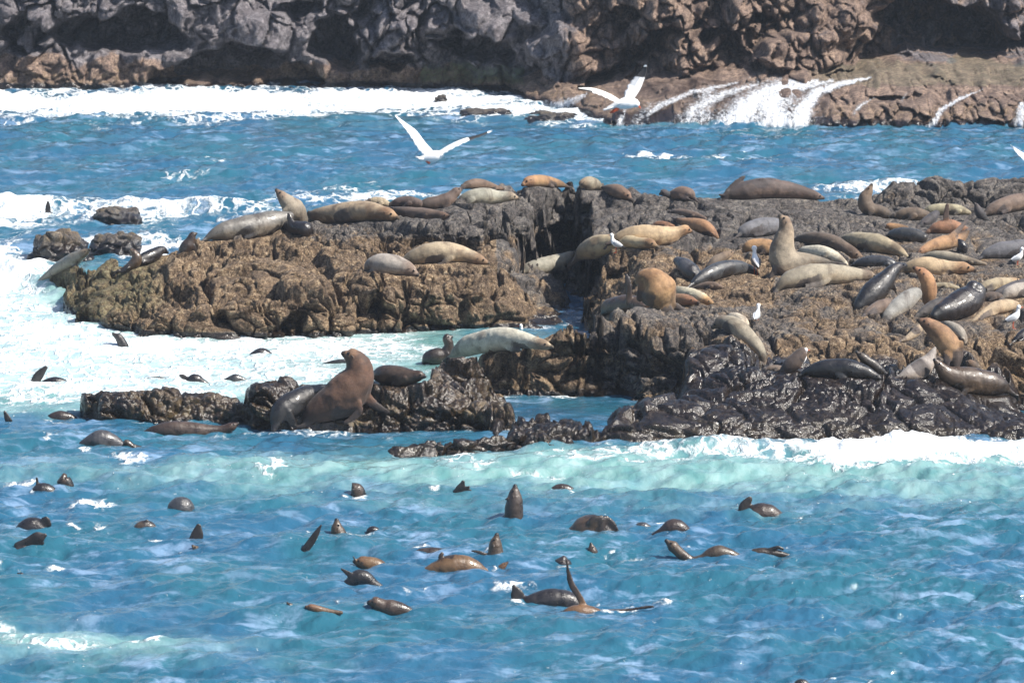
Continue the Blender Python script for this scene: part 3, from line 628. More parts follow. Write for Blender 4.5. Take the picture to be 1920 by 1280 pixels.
for (u, y, z, r, wt) in CON:
    su = max(r, .05) * 1.0 / (y / FPX) ; sy = max(r, .05) * 1.25
    i0, i1 = int((u - 3 * su - U_R[0]) / du), int((u + 3 * su - U_R[0]) / du) + 1
    j0, j1 = int((y - 3 * sy - Y_R[0]) / dyy), int((y + 3 * sy - Y_R[0]) / dyy) + 1
    i0, j0 = max(i0, 0), max(j0, 0); i1, j1 = min(i1, NU_R), min(j1, NY_R)
    if i0 >= i1 or j0 >= j1: continue
    gx = (U_R[i0:i1] - u) / su; gy = (Y_R[j0:j1] - y) / sy
    q = np.exp(-.5 * (gx[None, :] ** 2 + gy[:, None] ** 2))
    cur = field(HBL, u, y)
    if z - cur > .55: z = cur + .55
    if cur - z > .55: z = cur - .55
    num[j0:j1, i0:i1] += q ** 2 * z; den[j0:j1, i0:i1] += q ** 2
    wmax[j0:j1, i0:i1] = np.maximum(wmax[j0:j1, i0:i1], q)
tgt = num / den
wt = sstep(.25, .75, wmax)
# where an animal lies the rock comes up (or down) to its belly
HT = HT * (1 - wt) + (tgt - .01) * wt
print('place', time.time() - T0)

# ================================================================ build the reef
def relief_at(X, Y, Z):
    """block, boulder and pit relief (metres along the normal) at points of the rock surface"""
    wn = .22 * vnoise(X * 1.3, Y * 1.3, Z * 1.8, 21); wm = .22 * vnoise(X * 1.3, Y * 1.3, Z * 1.8, 22)
    wx, wy, wz = X + wn + .12 * Z, Y + wm, Z + .18 * wn + .10 * X
    f1, f2, cid, tx, ty = voro(wx / 1.15, wy / 1.3, wz / .62, 1)
    e = f2 - f1
    o = (cid - .5) * .30 + .11 * sstep(0, .5, e) - .38 * (1 - sstep(0, .10, e)) + ((cid * 7.3 % 1) - .5) * .50 * tx + ((cid * 3.7 % 1) - .5) * .50 * ty
    f1, f2, cid, tx, ty = voro(wx / .44 + 3, wy / .5, wz / .30, 2)
    e = f2 - f1
    m_ = (cid - .5) * .13 + .045 * sstep(0, .5, e) - .15 * (1 - sstep(0, .12, e)) + ((cid * 7.3 % 1) - .5) * .34 * tx + ((cid * 3.7 % 1) - .5) * .34 * ty
    f1, f2, cid, tx, ty = voro(wx / .15, wy / .16, wz / .12, 3)
    f_ = (cid - .5) * .06 + .035 * sstep(0, .4, f2 - f1) - .025 + .08 * fbm(X * 5, Y * 5, Z * 6, 3, 8)
    vary = np.clip(.75 + 1.3 * vnoise(X * .45 + 7, Y * .4, Z * .6, 25), .15, 1.7)
    vary2 = np.clip(.8 + 1.2 * vnoise(X * .7 + 3, Y * .6, Z * .9, 26), .2, 1.8)
    return o * (.6 + .4 * vary), m_ * vary, f_ * vary2

def build_reef():
    # rows follow the profile by arc length, so that steep faces get as many rows as flat ones
    dz = np.diff(HBL, axis=0); dist = np.sqrt(dyy ** 2 + dz ** 2)
    zm = .5 * (HBL[1:] + HBL[:-1])
    wgt = np.where(zm < -.35, .18, 1.0) * np.where(dz < -.02, .45, 1.0)
    L = np.concatenate([np.zeros((1, NU_R)), np.cumsum(dist * wgt, 0)], 0)
    # smooth the row spacing sideways
    for _ in range(3):
        L[:, 1:-1] = (L[:, :-2] + L[:, 1:-1] * 2 + L[:, 2:]) / 4
    NR = 1050
    Yr = np.empty((NR, NU_R)); q = np.linspace(0, 1, NR)
    for i in range(NU_R):
        Yr[:, i] = np.interp(q * L[-1, i], L[:, i], Y_R)
    Ug = np.tile(U_R, (NR, 1))
    Zb = field(HBL, Ug, Yr)
    sl = np.gradient(HBL, axis=0) / dyy
    k5 = 5                                   # smoothed slope, so that normals do not fan out
    cs = np.cumsum(np.pad(sl, ((k5, k5), (0, 0)), 'edge'), 0); sl = (cs[2 * k5:] - cs[:-2 * k5]) / (2 * k5)
    sl = np.clip(field(sl, Ug, Yr), -2.5, 6)
    nl = np.sqrt(1 + sl ** 2); ny_, nz_ = -sl / nl, 1 / nl
    Xb = x_of(Ug, Yr, Zb)
    TG = field(tgt, Ug, Yr); WT = field(wt, Ug, Yr) * sstep(.42, .2, np.abs(Zb - TG))
    fade = sstep(-.55, -.05, Zb)
    herd = 1 - .55 * sstep(1150, 1300, Ug) * sstep(97.5, 99, Yr) - .25 * (Ug > 1200) * (Yr < 96)
    big, mid, fin = relief_at(Xb, Yr, Zb)
    ph = Zb / .42 + 1.1 * vnoise(Xb * .7, Yr * .7, Zb * 0, 29) + .4 * vnoise(Xb * 2.3, Yr * 2.3, Zb * 0, 30)
    big = big + .09 * (1 - 2 * sstep(.12, .88, ph % 1)) * sstep(.05, .25, Zb) * np.clip(sl * 2, 0, 1)     # stepped ledges
    slab = sstep(1110, 1180, Ug) * sstep(97.4, 96.2, Yr)          # water-worn ledge: smoother, slabbier
    sb = .16 * vnoise(Xb * .55 + 2, Yr * .9, Zb * 2.5 + Xb * .5, 27) + .09 * vnoise(Xb * 1.6 - Yr * .5, Yr * 1.5, Zb * 4, 28)
    big = big * (1 - .25 * slab) + sb * slab; mid = mid * (1 - .45 * slab); fin = fin * (1 - .45 * slab)
    disp = ((big + mid) * herd * (.45 + .55 * sstep(.3, .9, Zb)) + fin) * fade - .13 * fade * sstep(420, 230, Ug) * (Yr > 100) + .10 * sstep(.05, .3, Zb) * sstep(460, 440, Ug) * (Yr < 98)
    disp = np.where(disp > .02, .02 + (disp - .02) * .9, disp) * (1 - WT) + fin * .25 * WT * fade
    Zt = Zb * (1 - WT) + (TG - .01) * WT
    Xd = Xb + .05 * vnoise(Xb * 4, Yr * 4, Zb * 4, 44) * fade * (1 - WT)
    Yd = Yr + ny_ * disp
    # undercut hollows in the steep faces: (u, ru, z low, z high, y near, y far, depth)
    for (cu_, ru_, zl_, zh_, ya, yb_, dd_) in [(1035, 62, .5, 1.22, 110.6, 113.0, 1.4), (1128, 70, -.3, .98, 106.2, 109.2, 1.2), (1135, 40, .1, .75, 96.6, 98.6, .5),
                                               (545, 26, .1, .5, 104.2, 106.5, .6), (690, 30, .35, .8, 104.5, 107.5, .6), (830, 60, 1.15, 1.5, 108.5, 112.5, .7), (720, 40, 1.15, 1.45, 108.5, 112.5, .6), (420, 22, .2, .5, 104, 107, .5)]:
        uz = Ug + 25 * vnoise(Zb * 2.2, Yr * .6, Ug / 60, 33)
        mk = sstep(ru_ * 1.15, ru_ * .7, np.abs(uz - cu_)) * sstep(zl_ - .06, zl_ + .1, Zb) * sstep(zh_ + .04, zh_ - .05, Zb) * sstep(ya - .3, ya, Yr) * sstep(yb_ + .3, yb_, Yr) * sstep(.5, 1.4, sl)
        Yd = Yd + dd_ * mk * (1 - WT)
    Zd = Zt + nz_ * disp
    cl = field(CL, Ug, Yd)
    Zd = np.where((WT < .35) & (cl < 8) & (Zd > cl) & (Zd - cl < .7), cl + .15 * (fin + .02), Zd)
    V = np.stack([Xd, Yd, Zd], -1).reshape(-1, 3)
    zc = np.maximum.reduce([Zd[:-1, :-1], Zd[1:, :-1], Zd[:-1, 1:], Zd[1:, 1:]])
    keep = zc > -.42
    vpx = pix(Xb, Yr, Zb)[1]
    wetmask = sstep(1120, 1330, Ug) * (1 - sstep(95.6, 97.0, Yr))
    wetmask = np.maximum(wetmask, (1 - sstep(92.6, 93.4, Yr)) * sstep(700, 760, Ug))
    wetmask = np.maximum(wetmask, .9 * (1 - sstep(.03, .22, Zd)))
    wetmask = np.maximum(wetmask, .62 * (Yr < 96.2) * (Ug < 1000))
    brown = np.clip(sstep(1.7, 1.15, Zd), .1, 1)
    brown = np.where((Ug > 1100) & (Ug < 1450) & (Yr < 101.5) & (Yr > 96.5), brown * .4, brown)
    brown = np.where((Ug > 930) & (Ug < 1500) & (Yr > 108), brown * .3, brown)
    brown = np.where((Ug > 1450) & (Yr > 98), np.clip(brown * .4 + .12, 0, 1), brown)
    yellow = ((Yr < 96.5) & (Ug < 1130) | (Yr < 92.6)) * sstep(.8, .2, Zd)
    yellow = np.maximum(yellow * 1.0, .4 * wetmask * (Zd < .5))
    green = sstep(105.5, 106.5, Yr) * sstep(330, 270, Ug) * .4
    attrs = dict(wet=wetmask, brown=brown, yellow=yellow, green=green)
    fc_u = .5 * (Ug[:-1, :-1] + Ug[1:, 1:]); fc_y = .5 * (Yr[:-1, :-1] + Yr[1:, 1:])
    low_led = (fc_u > 700) & (fc_u < 1128) & (fc_y < np.where(fc_u < 930, 92.6, 94.6))
    bull_led = (fc_u < 1010) & (fc_y < np.where(fc_u < 812, 98.5, 95.3)) & ~low_led
    for name, m, label, cat in (
        ('reef', keep & ~low_led & ~bull_led, None, None),
        ('rock_ledge', keep & bull_led, 'barnacled dark rock ledge carrying the bull seal at the waterline', 'rock'),
        ('rock_ledge', keep & low_led, 'lowest black wet rock ledge awash in front of the reef', 'rock')):
        F = grid_faces(NR, NU_R, m)
        v2, f2_, at = compact(V, F, {k_: a.reshape(-1) for k_, a in attrs.items()})
        me = mesh_np(name, v2, f2_, M_ROCK)
        for k_, a in at.items(): set_attr(me, k_, a)
        o = link(bpy.data.objects.new(name, me))
        if label: tag(o, label, cat)
        else: tag(o, kind='structure')
build_reef()
print('reef', time.time() - T0)

# ---- loose rocks in the surf
def loose_rock(label, u0, u1, vb, vt, brown, seed):
    yb = y_of(vb, 0); um = (u0 + u1) / 2
    w_ = (u1 - u0) * yb / FPX; h = (vb - vt) * yb / FPX
    d_ = max(w_ * .55, .3)
    n1, n2 = 150, 70
    a = np.linspace(0, 2 * np.pi, n1, endpoint=False); b = np.linspace(-.45, math.pi / 2, n2)
    A, B = np.meshgrid(a, b)
    cx = np.sign(np.cos(A)) * np.abs(np.cos(A)) ** .75; cy = np.sign(np.sin(A)) * np.abs(np.sin(A)) ** .75
    rr = np.abs(np.cos(B)) ** .6
    zz = np.sign(np.sin(B)) * np.abs(np.sin(B)) ** .9
    x = cx * rr; y = cy * rr; z = zz
    sc_ = np.array([w_ * .5, d_, h])
    nx, ny, nz = x * sc_[0] + seed * 7, y * sc_[1], z * sc_[2]
    big_ = 1 + .35 * fbm(nx / (w_ * .35), ny / (w_ * .35), nz / (w_ * .2), 3, seed)
    f1, f2, cid, tx, ty = voro(nx / .3, ny / .3, nz / .25, seed)
    k_ = big_ + ((cid - .5) * .10 + .16 * sstep(0, .3, f2 - f1) - .10) / max(w_, .4)
    x = x * sc_[0] * k_; y = y * sc_[1] * k_; z = z * sc_[2] * (k_ + .35 * fbm(nx / .4, ny / .4, nz * 0, 2, seed + 9) * (z > 0))
    x0 = float(x_of(um, yb + d_ * .7)); y0 = yb + d_ * .75
    V = np.stack([x, y, z - .02], -1).reshape(-1, 3)
    i = np.arange(n1 * n2).reshape(n2, n1); j = np.roll(i, -1, 1)
    F = np.stack([i[:-1], j[:-1], j[1:], i[1:]], -1).reshape(-1, 4)
    me = mesh_np('surf_rock', V, F, M_ROCK)
    n = len(V)
    set_attr(me, 'wet', np.clip(1.0 - V[:, 2] / h * .6, .4, 1)); set_attr(me, 'brown', np.full(n, brown))
    set_attr(me, 'yellow', np.full(n, .3)); set_attr(me, 'green', np.zeros(n))
    o = link(bpy.data.objects.new('surf_rock', me)); o.location = (x0, y0, 0)
    tag(o, label, 'rock', 'rocks standing in the surf')
for i_, r_ in enumerate(ROCKS): loose_rock(*r_, seed=40 + i_)
# ================================================================ far cliff with caves, bench and cascades
def build_cliff():
    us = np.arange(-420, 2420, 2.6)
    zs = np.concatenate([np.arange(-.8, 3.4, .032), np.linspace(3.44, 3.9, 10)])
    U, Zz = np.meshgrid(us, zs)
    vb = np.interp(us, [-420, 0, 350, 700, 860, 960, 985, 1060, 1110, 1140, 2420], [167, 166, 168, 163, 168, 172, 190, 204, 226, 236, 238])
    yb = y_of(vb, 0)[None, :]
    # bench at the foot, wall above
    bench_h = np.interp(us, [-420, 0, 230, 300, 330, 420, 560, 700, 800, 960, 1000, 1130, 1200, 1300, 1500, 1560, 1700, 1920, 2420],
                        [.75, .85, 1.0, 1.1, .3, .45, .75, .85, .75, .55, .6, .6, .75, 1.0, 1.05, 1.05, 1.25, 1.35, 1.3])[None, :]
    bench_d = np.interp(us, [-420, 700, 1000, 1150, 1400, 1700, 2420], [156.6, 156.8, 154.8, 152.6, 152.0, 152.8, 157])[None, :] - yb
    t = np.clip(Zz / bench_h, -1, 1)
    off = bench_d * np.clip(t, 0, 1) ** 1.9
    off = off + np.clip(Zz - bench_h, 0, 9) * .18
    Y = yb + off
    X = x_of(U, Y, Zz)
    _, v = pix(X, Y, Zz)
    # caves: (u, v, ru, rv, depth, tilt)
    caves = [(215,62,128,44,2.2,0),(60,72,45,36,1.5,0),(430,118,110,40,2.2,-.1),(350,140,70,28,1.8,-.3),(530,135,60,28,1.6,0),(640,80,48,42,2.2,0),(735,104,40,20,1.4,0),
             (780,60,14,50,.6,0),(880,82,62,26,1.8,0),(560,15,50,16,1.2,0),(935,96,26,24,1.2,0),(690,20,16,30,.6,0),(610,10,20,20,.6,0),
             (1130,140,60,26,1.8,-.6),(1200,80,50,24,1.5,-.5),(1155,25,36,28,1.2,0),(1370,50,60,12,.9,-.5),
             (1600,128,50,16,1.1,-.5),(1760,55,130,58,3.2,.12),(1860,80,110,36,3.0,0),(1660,95,60,36,2.2,-.3),(1290,165,40,14,.7,0),
             (1330,140,22,22,.7,0),(1415,118,16,14,.6,0),(1700,186,50,14,.8,-.2),(1560,196,30,12,.6,0),(2050,60,120,60,2.5,0),(-80,60,60,40,2,0)]
    wu = U + 26 * vnoise(U / 60, v / 40, U * 0, 70) + 9 * vnoise(U / 18, v / 14, U * 0, 71)
    wv = v + 16 * vnoise(U / 50, v / 40, U * 0, 72) + 7 * vnoise(U / 16, v / 14, U * 0, 73)
    dep = np.zeros_like(Y)
    for (cu_, cv_, ru, rv, dd, tl) in caves:
        a = (wu - cu_) / ru; b = (wv - cv_ - tl * (wu - cu_)) / rv
        q = np.sqrt(a * a + b * b)
        dep = np.maximum(dep, dd * sstep(1.08, .72, q))
    for (cu_, cv_, ru, rv, dd) in [(1060,95,70,60,1.3),(1500,95,80,48,1.4),(1300,95,60,55,1.2),(1420,125,60,30,.8),(1560,40,60,40,1.0),(1250,20,60,40,.9),(1890,30,40,60,.8),(730,60,60,60,.8),(850,30,90,45,.9),(500,60,60,50,.8),(400,35,60,40,.7),(70,60,18,60,.8),(960,40,50,50,.8)]:
        q = np.sqrt(((wu - cu_) / ru) ** 2 + ((wv - cv_) / rv) ** 2)
        dep = dep - dd * sstep(1.1, .55, q)
    # buttresses and drips: vertical flutes
    fl = fbm(X * 1.1, Zz * .35, Y * 0, 3, 75)
    wob = .35 * fbm(X * 1.6, Zz * 1.6, Y * 0, 2, 84)
    f1, f2, cid, tx, ty = voro(X / .9 + wob, Zz / 1.15 + wob, Y * 0, 76)
    e = f2 - f1
    blk = (cid - .5) * .75 + .3 * sstep(0, .4, e) - .3 * (1 - sstep(0, .14, e)) + ((cid * 7.3 % 1) - .5) * .5 * tx + .35 * ty
    f1, f2, c2, tx, ty = voro(X / .3 + wob * 2, Zz / .42 + wob * 2, Y * 0 , 77)
    vary = np.clip(.75 + 1.4 * vnoise(X * .3, Zz * .5, Y * 0, 83), .1, 1.8)
    blk2 = (c2 - .5) * .26 + .12 * sstep(0, .4, f2 - f1) - .12 * (1 - sstep(0, .15, f2 - f1)) + .16 * ty
    rough = .22 * fbm(X * 2.2, Zz * 2.2, Y * 0, 4, 78)
    am = sstep(-.2, .3, Zz) * .8 + .2
    wallf = sstep(.6, 1.1, Zz / bench_h)
    benchf = (1 - wallf)
    Y2 = Y + dep - (blk * (.35 + .45 * wallf) * (.5 + .5 * vary) + blk2 * .8 * vary + rough * 1.5 + (blk2 * .5 + rough * .8) * (U > 1000) + fl * .5 * wallf) * am
    Zj = Zz + (.10 * vnoise(X * 3, Zz * 3, Y2, 79)) * am
    X2 = X + .10 * vnoise(X * 3, Zz * 3, Y2 + 9, 80) * am
    # top: run the last rows back as a plateau
    V = np.stack([X2, Y2, Zj], -1)
    top = V[-1].copy()
    extra = []
    for k_, (dy_, dz_) in enumerate(((2, .6), (6, 1.2), (20, 2.0), (90, 3))):
        r_ = top.copy(); r_[:, 1] = Y[-1] + 1.2 + dy_; r_[:, 2] = 3.9 + dz_ * .8 + .3 * vnoise(r_[:, 0] * .5, r_[:, 1] * .5, r_[:, 0] * 0, 81)
        extra.append(r_)
    V = np.concatenate([V, np.array(extra)], 0)
    nr, nc = V.shape[:2]
    F = grid_faces(nr, nc)[:, ::1]
    me = mesh_np('cliff', V.reshape(-1, 3), F, M_CLIFF)
    def ext(a): return np.concatenate([a, np.repeat(a[-1:], 4, 0)], 0)
    brown = sstep(1.15, .75, Zz / bench_h + .5 * fl) * .95
    brown = np.maximum(brown, .85 * sstep(1000, 1120, U) * sstep(1720, 1600, U) + .4 * sstep(1600, 1720, U))
    green = ((U > 790) & (U < 980)) * sstep(160, 150, v) * sstep(118, 128, v) * .7
    green = np.maximum(green, sstep(1500, 1560, U) * (v > 118) * (v < 160) * .35)
    wetc = np.clip(sstep(.35, .05, Zz) * .8 + .5 * (U > 1150) * (v > 150) * (U < 1560), 0, 1)
    for nm, a in (('wet', wetc), ('brown', brown), ('yellow', (Zz < .5) * .25 * np.ones_like(U)), ('green', green)): set_attr(me, nm, ext(a))
    o = link(bpy.data.objects.new('cliff', me)); tag(o, kind='structure')
    # cascades: white water sheets running over the shelf, 5 cm proud of the rock
    m = np.zeros_like(U)
    streams = [  # (u, v) polylines with widths
        ([(1455,160,24),(1450,190,70),(1445,236,95)], .72), ([(1330,172,18),(1300,236,45)], .62), ([(1220,196,12),(1190,236,22)], .45),
        ([(1490,150,6),(1440,170,18),(1400,200,34),(1380,236,46)], 1.0), ([(1530,150,5),(1480,165,16),(1440,195,28),(1470,236,40)], 1.0),
        ([(1420,158,5),(1360,175,12),(1300,205,14),(1285,236,8)], .8), ([(1630,146,4),(1580,156,9),(1530,172,14),(1505,205,20),(1500,236,20)], 1.0),
        ([(1560,150,4),(1520,160,8),(1440,180,20)], .9), ([(1380,155,4),(1300,172,7),(1240,196,10),(1215,214,6)], .8),
        ([(1840,168,3),(1800,184,6),(1765,205,7),(1745,236,9)], .75), ([(1640,182,3),(1610,200,7),(1600,214,6)], .6), ([(1915,196,8),(1910,232,14)], .8),
        ([(1700,175,3),(1690,190,5)], .5), ([(1172,205,4),(1160,236,10)], .7), ([(1100,178,4),(1070,192,14),(1030,205,22)], .8)]
    _, vv = pix(X, Y, Zz)
    for pl, st in streams:
        for (a, b) in zip(pl[:-1], pl[1:]):
            ax, ay, aw = a; bx, by, bw = b
            L2 = (bx - ax) ** 2 + (by - ay) ** 2
            tt = np.clip(((U - ax) * (bx - ax) + (vv - ay) * (by - ay)) / L2, 0, 1)
            d_ = np.sqrt((U - ax - tt * (bx - ax)) ** 2 + (1.4 * (vv - ay - tt * (by - ay))) ** 2)
            ww = aw + tt * (bw - aw)
            m = np.maximum(m, st * sstep(1.8, .0, d_ / ww))
    n_ = vnoise(U / 9 + vv / 14, vv / 16, U * 0, 90) * .35 + vnoise(U / 4, vv / 9, U * 0, 91) * .25
    keepv = m > .12
    kf = keepv[:-1, :-1] & keepv[1:, :-1] & keepv[:-1, 1:] & keepv[1:, 1:] & (Zz[:-1, :-1] < 1.6)
    Yf = Y + dep * .2 - .30 - .10 * vnoise(U / 16, vv / 40, U * 0, 92) - .05 * (n_ + .5) * (n_ > 0) - .06 * vnoise(U / 5, vv / 30, U * 0, 93)
    Vc = np.stack([X, np.minimum(Yf, Y2 + .25), Zz + .03], -1).reshape(-1, 3)
    Fc = grid_faces(len(zs), len(us), kf)
    Vc, Fc, _a = compact(Vc, Fc, {'den': m.reshape(-1)})
    me = mesh_np('waterfall', Vc, Fc, M_FOAM); set_attr(me, 'den', _a['den'])
    o = link(bpy.data.objects.new('waterfall', me))
    tag(o, 'white water running off the rock shelf under the far cliff', 'waterfall')
    return yb

fm = NT('white_water')
fn = fm.noise(9, 5, 0.75, fm.scaled(1.6, .6, .5))
fm.base(fm.mix(fm.ramp(fn, .35, .65), C(.42, .46, .52), C(.84, .86, .88)))
fm.rough(.6); fm.bump(fn, .8, .05)
fa = fm.noise(5, 5, .75, fm.scaled(2.6, 1, .45), .5)
al = fm.ramp(fm.math('ADD', fm.attr('den'), fm.math('MULTIPLY', fm.math('SUBTRACT', fa, .5), 2.0)), .25, 1.1, 0, .93)
fm.set(fm.b.inputs['Alpha'], al)
M_FOAM = fm.m
build_cliff()
print('cliff', time.time() - T0)
# ================================================================ the sea
rng = np.random.default_rng(7)
def ocean_tile(N, L, lam_peak, lam_min, spread, seed):
    """directional random sea; returns height and chop displacement tiles, height rms 1"""
    r = np.random.default_rng(seed)
    kf = 2 * np.pi * np.fft.fftfreq(N, L / N)
    KX, KY = np.meshgrid(kf, kf)
    K = np.sqrt(KX ** 2 + KY ** 2); K[0, 0] = 1e-3
    kp = 2 * np.pi / lam_peak; km = 2 * np.pi / lam_min
    P = np.exp(-1.0 * (kp / K) ** 2) / K ** 3.6 * np.exp(-(K / km) ** 2)
    th = np.arctan2(KX, KY) + .35
    P *= np.abs(np.cos(th)) ** spread + .12
    P[0, 0] = 0
    W = (r.normal(size=(N, N)) + 1j * r.normal(size=(N, N))) * np.sqrt(P)
    h = np.real(np.fft.ifft2(W))
    W = np.fft.fft2(h)
    dx = np.real(np.fft.ifft2(-1j * KX / K * W)); dy = np.real(np.fft.ifft2(-1j * KY / K * W))
    s = h.std()
    return h / s, dx / s, dy / s
def samp(T, L, x, y):
    N = T.shape[0]
    fx = (x / L % 1) * N; fy = (y / L % 1) * N
    i = np.floor(fx).astype(int); j = np.floor(fy).astype(int); a = fx - i; b = fy - j
    i %= N; j %= N; i2 = (i + 1) % N; j2 = (j + 1) % N
    return (T[j, i] * (1 - a) + T[j, i2] * a) * (1 - b) + (T[j2, i] * (1 - a) + T[j2, i2] * a) * b
TA = ocean_tile(512, 41.0, 2.5, .30, 2.5, 3)
TB = ocean_tile(512, 13.7, .8, .08, 1.4, 4)

def vrow(y): return pix(0 * y, y, 0 * y)[1]
# ridges of swell: (u0, v0, u1, v1, height, width m)
SWELL = [(960, 850, 1960, 846, .20, .55), (-60, 880, 1900, 886, .12, .9), (-60, 1020, 2000, 1004, .07, 1.0), (-100, 1112, 2000, 1090, .09, .8),
         (500, 1150, 760, 1160, .10, .35), (-100, 1240, 2000, 1220, .10, .9), (-100, 392, 520, 398, .34, .8), (-60, 450, 200, 560, .25, 1.2),
         (-100, 224, 2000, 228, .1, 1.5), (-100, 330, 2000, 324, .12, 1.6), (-100, 270, 2000, 280, .12, 2.0)]
def wave_h(x, y, u, foam=None):
    calm = np.interp(y, [88, 91, 96, 104, 112], [1, .8, .55, .5, .9])   # sheltered behind the reef
    calm = np.where((u > 560) & (y > 94) & (y < 108), calm * .45, calm)
    ax, ay = x * 1.0, y * 1.0
    dx, dy = samp(TA[1], 41., ax, ay), samp(TA[2], 41., ax, ay)
    h = .047 * samp(TA[0], 41., ax - .05 * dx, ay - .05 * dy)
    h2 = .025 * samp(TB[0], 13.7, x * .93 + y * .2, y * .95 - x * .15)
    gust = .75 + .45 * vnoise(x * .18, y * .12, x * 0, 55)
    z = (h * 1.0 + h2 * gust) * calm
    for (u0, v0, u1, v1, hh, wd) in SWELL:
        yc = np.interp(u, [u0, u1], [y_of(v0), y_of(v1)]) + .5 * vnoise(u / 260, y * 0, y * 0, 60) + .15 * vnoise(u / 60, y * 0, y * 0, 61)
        q = (y - yc) / wd
        q = np.where(q < 0, q * 1.5, q * .8)
        env = sstep(u0 - 60, u0 + 60, u) * sstep(u1 + 60, u1 - 60, u)
        z = z + hh * np.exp(-q * q) * env * (.75 + .5 * vnoise(u / 150, y * 0, y * 0 + 3, 62))
    return z

# foam: (u, v, ru, rv, strength) blobs on the z=0 plane of the photo
FOAM = [
 (-60,195,420,30,1.3),(400,195,360,30,1.3),(760,190,280,26,1.25),(960,208,150,20,1.0),(1060,222,90,14,1.0),(600,212,300,13,.9),(250,212,400,14,.9),
 (90,400,130,24,1.05),(-20,392,110,26,1.1),(320,396,150,16,1.05),(470,398,110,14,.8),(240,384,300,10,.7),(590,372,90,10,.5),
 (720,366,160,9,.85),(600,380,120,8,.7),(1600,358,100,12,.95),(1700,348,60,8,.8),
 (40,520,110,48,1.3),(-20,560,90,60,1.2),(60,470,70,24,1.1),(330,470,70,30,1.0),(250,455,80,14,.9),(150,500,60,25,1.1),
 (0,590,180,30,1.05),(150,625,180,22,1.0),(350,650,300,26,.98),(620,655,280,24,.88),(100,680,220,22,.85),(450,700,360,18,.8),(200,720,300,20,.82),
 (600,700,160,16,.8),(-20,650,160,40,.95),(100,740,200,14,.7),(720,640,120,14,.7),(420,740,90,12,.9),
 (1700,852,230,24,1.45),(1560,858,130,20,1.4),(1880,862,110,22,1.3),(1260,852,220,14,.75),(1100,858,130,11,.6),(1430,850,140,14,.8),
 (540,886,24,10,1.1),(285,862,26,7,.9),(255,944,34,9,.95),(345,1206,46,10,1.05),(115,1192,110,22,.62),(210,1212,70,12,.55),(1195,296,70,5,1.0),(1350,297,60,4,.7),
 (1130,734,34,7,1.1),(1040,744,40,4,.6),(30,298,26,4,.9),(470,300,20,3,.8),(385,335,50,5,.5),(1000,890,90,7,.45),(880,880,60,5,.42),(1200,872,80,8,.5),
 (60,910,120,9,.35),(610,812,160,7,.5),(850,868,110,6,.5),(180,1065,20,6,.7),(65,1072,40,5,.5),(940,1105,22,8,.7),(1195,1142,24,4,.8),(795,1118,22,5,.7),(400,806,16,5,1.1),
 (130,918,24,5,.7),(1460,1035,40,4,.4),(1180,1048,60,5,.45),(1500,1230,60,4,.3),(600,1205,40,6,.3),
]
_r = random.Random(5)
for s in SEALS:                      # froth round the swimmers
    if s['wl'] is not None:
        ab = [p for p in s['spine'] if p[1] - p[2] < s['wl'] + 4] or s['spine']
        ua, ub = min(p[0] - p[2] * .5 for p in ab), max(p[0] + p[2] * .5 for p in ab)
        for u_ in (ua, ub):
            if _r.random() < .75: FOAM.append((u_ + _r.uniform(-5, 5), s['wl'] + _r.uniform(-1, 4), _r.uniform(7, 17), _r.uniform(2.5, 4.5), _r.uniform(.42, .85)))
MILK = [(150,655,480,80,1.0),(450,665,420,60,1.0),(450,720,420,30,.8),(700,650,200,34,.85),(40,600,220,70,1.0),(200,700,420,40,.9),(1000,886,560,30,.62),(1500,895,460,32,.5),(500,890,420,28,.42),(1750,925,320,28,.35),
        (100,1200,260,34,.65),(330,1215,200,24,.5),(-20,900,140,20,.5),(1300,960,400,16,.3),(700,940,400,12,.25),(1200,230,900,8,.3),(60,560,160,60,.9),(1080,860,200,16,.7),
        (900,780,200,20,.15),(100,770,160,10,.5),(1750,860,260,24,.8),(600,1250,400,14,.2)]
def blobs(lst, u, v):
    o = np.zeros_like(u)
    for (cu_, cv_, ru, rv, st) in lst:
        q = ((u - cu_) / ru) ** 2 + ((v - cv_) / rv) ** 2
        o = np.maximum(o, st * np.exp(-q * .9) * 1.0) if True else o
    return o
def blobs_sum(lst, u, v):
    o = np.zeros_like(u)
    for (cu_, cv_, ru, rv, st) in lst:
        q = ((u - cu_) / ru) ** 2 + ((v - cv_) / rv) ** 2
        o = 1 - (1 - o) * (1 - np.clip(st, 0, 1.0) * np.exp(-q * .8))
    return o

vd = np.arange(1345, 150, -1.05)
ys = y_of(vd, 0)
Yw = np.concatenate([[-900, -300, 0, 40, 60, 68], ys, [160, 175, 210, 400, 3500]])
uds = np.arange(-230, 2150, 2.9)
Uw_ = np.concatenate([[-90000, -20000, -4000, -1000, -500], uds, [2400, 3000, 6000, 22000, 92000]])
UW, YW = np.meshgrid(Uw_, Yw)
XW = np.clip(x_of(UW, YW, 0), -3500, 3500) + (UW - 960) * 1e-3
VW = 640 - FPX * (YW * SP - CH * CP) / np.maximum(YW * CP + CH * SP, 30)
ZW = wave_h(XW, YW, UW)
inn = sstep(-400, -230, UW) * sstep(2400, 2150, UW) * (YW > 69) * (YW < 158)
ZW = ZW * inn
wob_u = UW + 40 * vnoise(UW / 90, YW * 1.2, UW * 0, 50) + 12 * vnoise(UW / 25, YW * 4, UW * 0, 51)
wob_v = VW + 9 * vnoise(UW / 80, YW * 1.5, UW * 0, 52) + 4 * vnoise(UW / 22, YW * 4, UW * 0, 53)
FO = blobs(FOAM, wob_u, wob_v)
FO = np.maximum(FO, .50 * sstep(820, 560, wob_u) * sstep(566, 600, wob_v) * sstep(735, 690, wob_v))
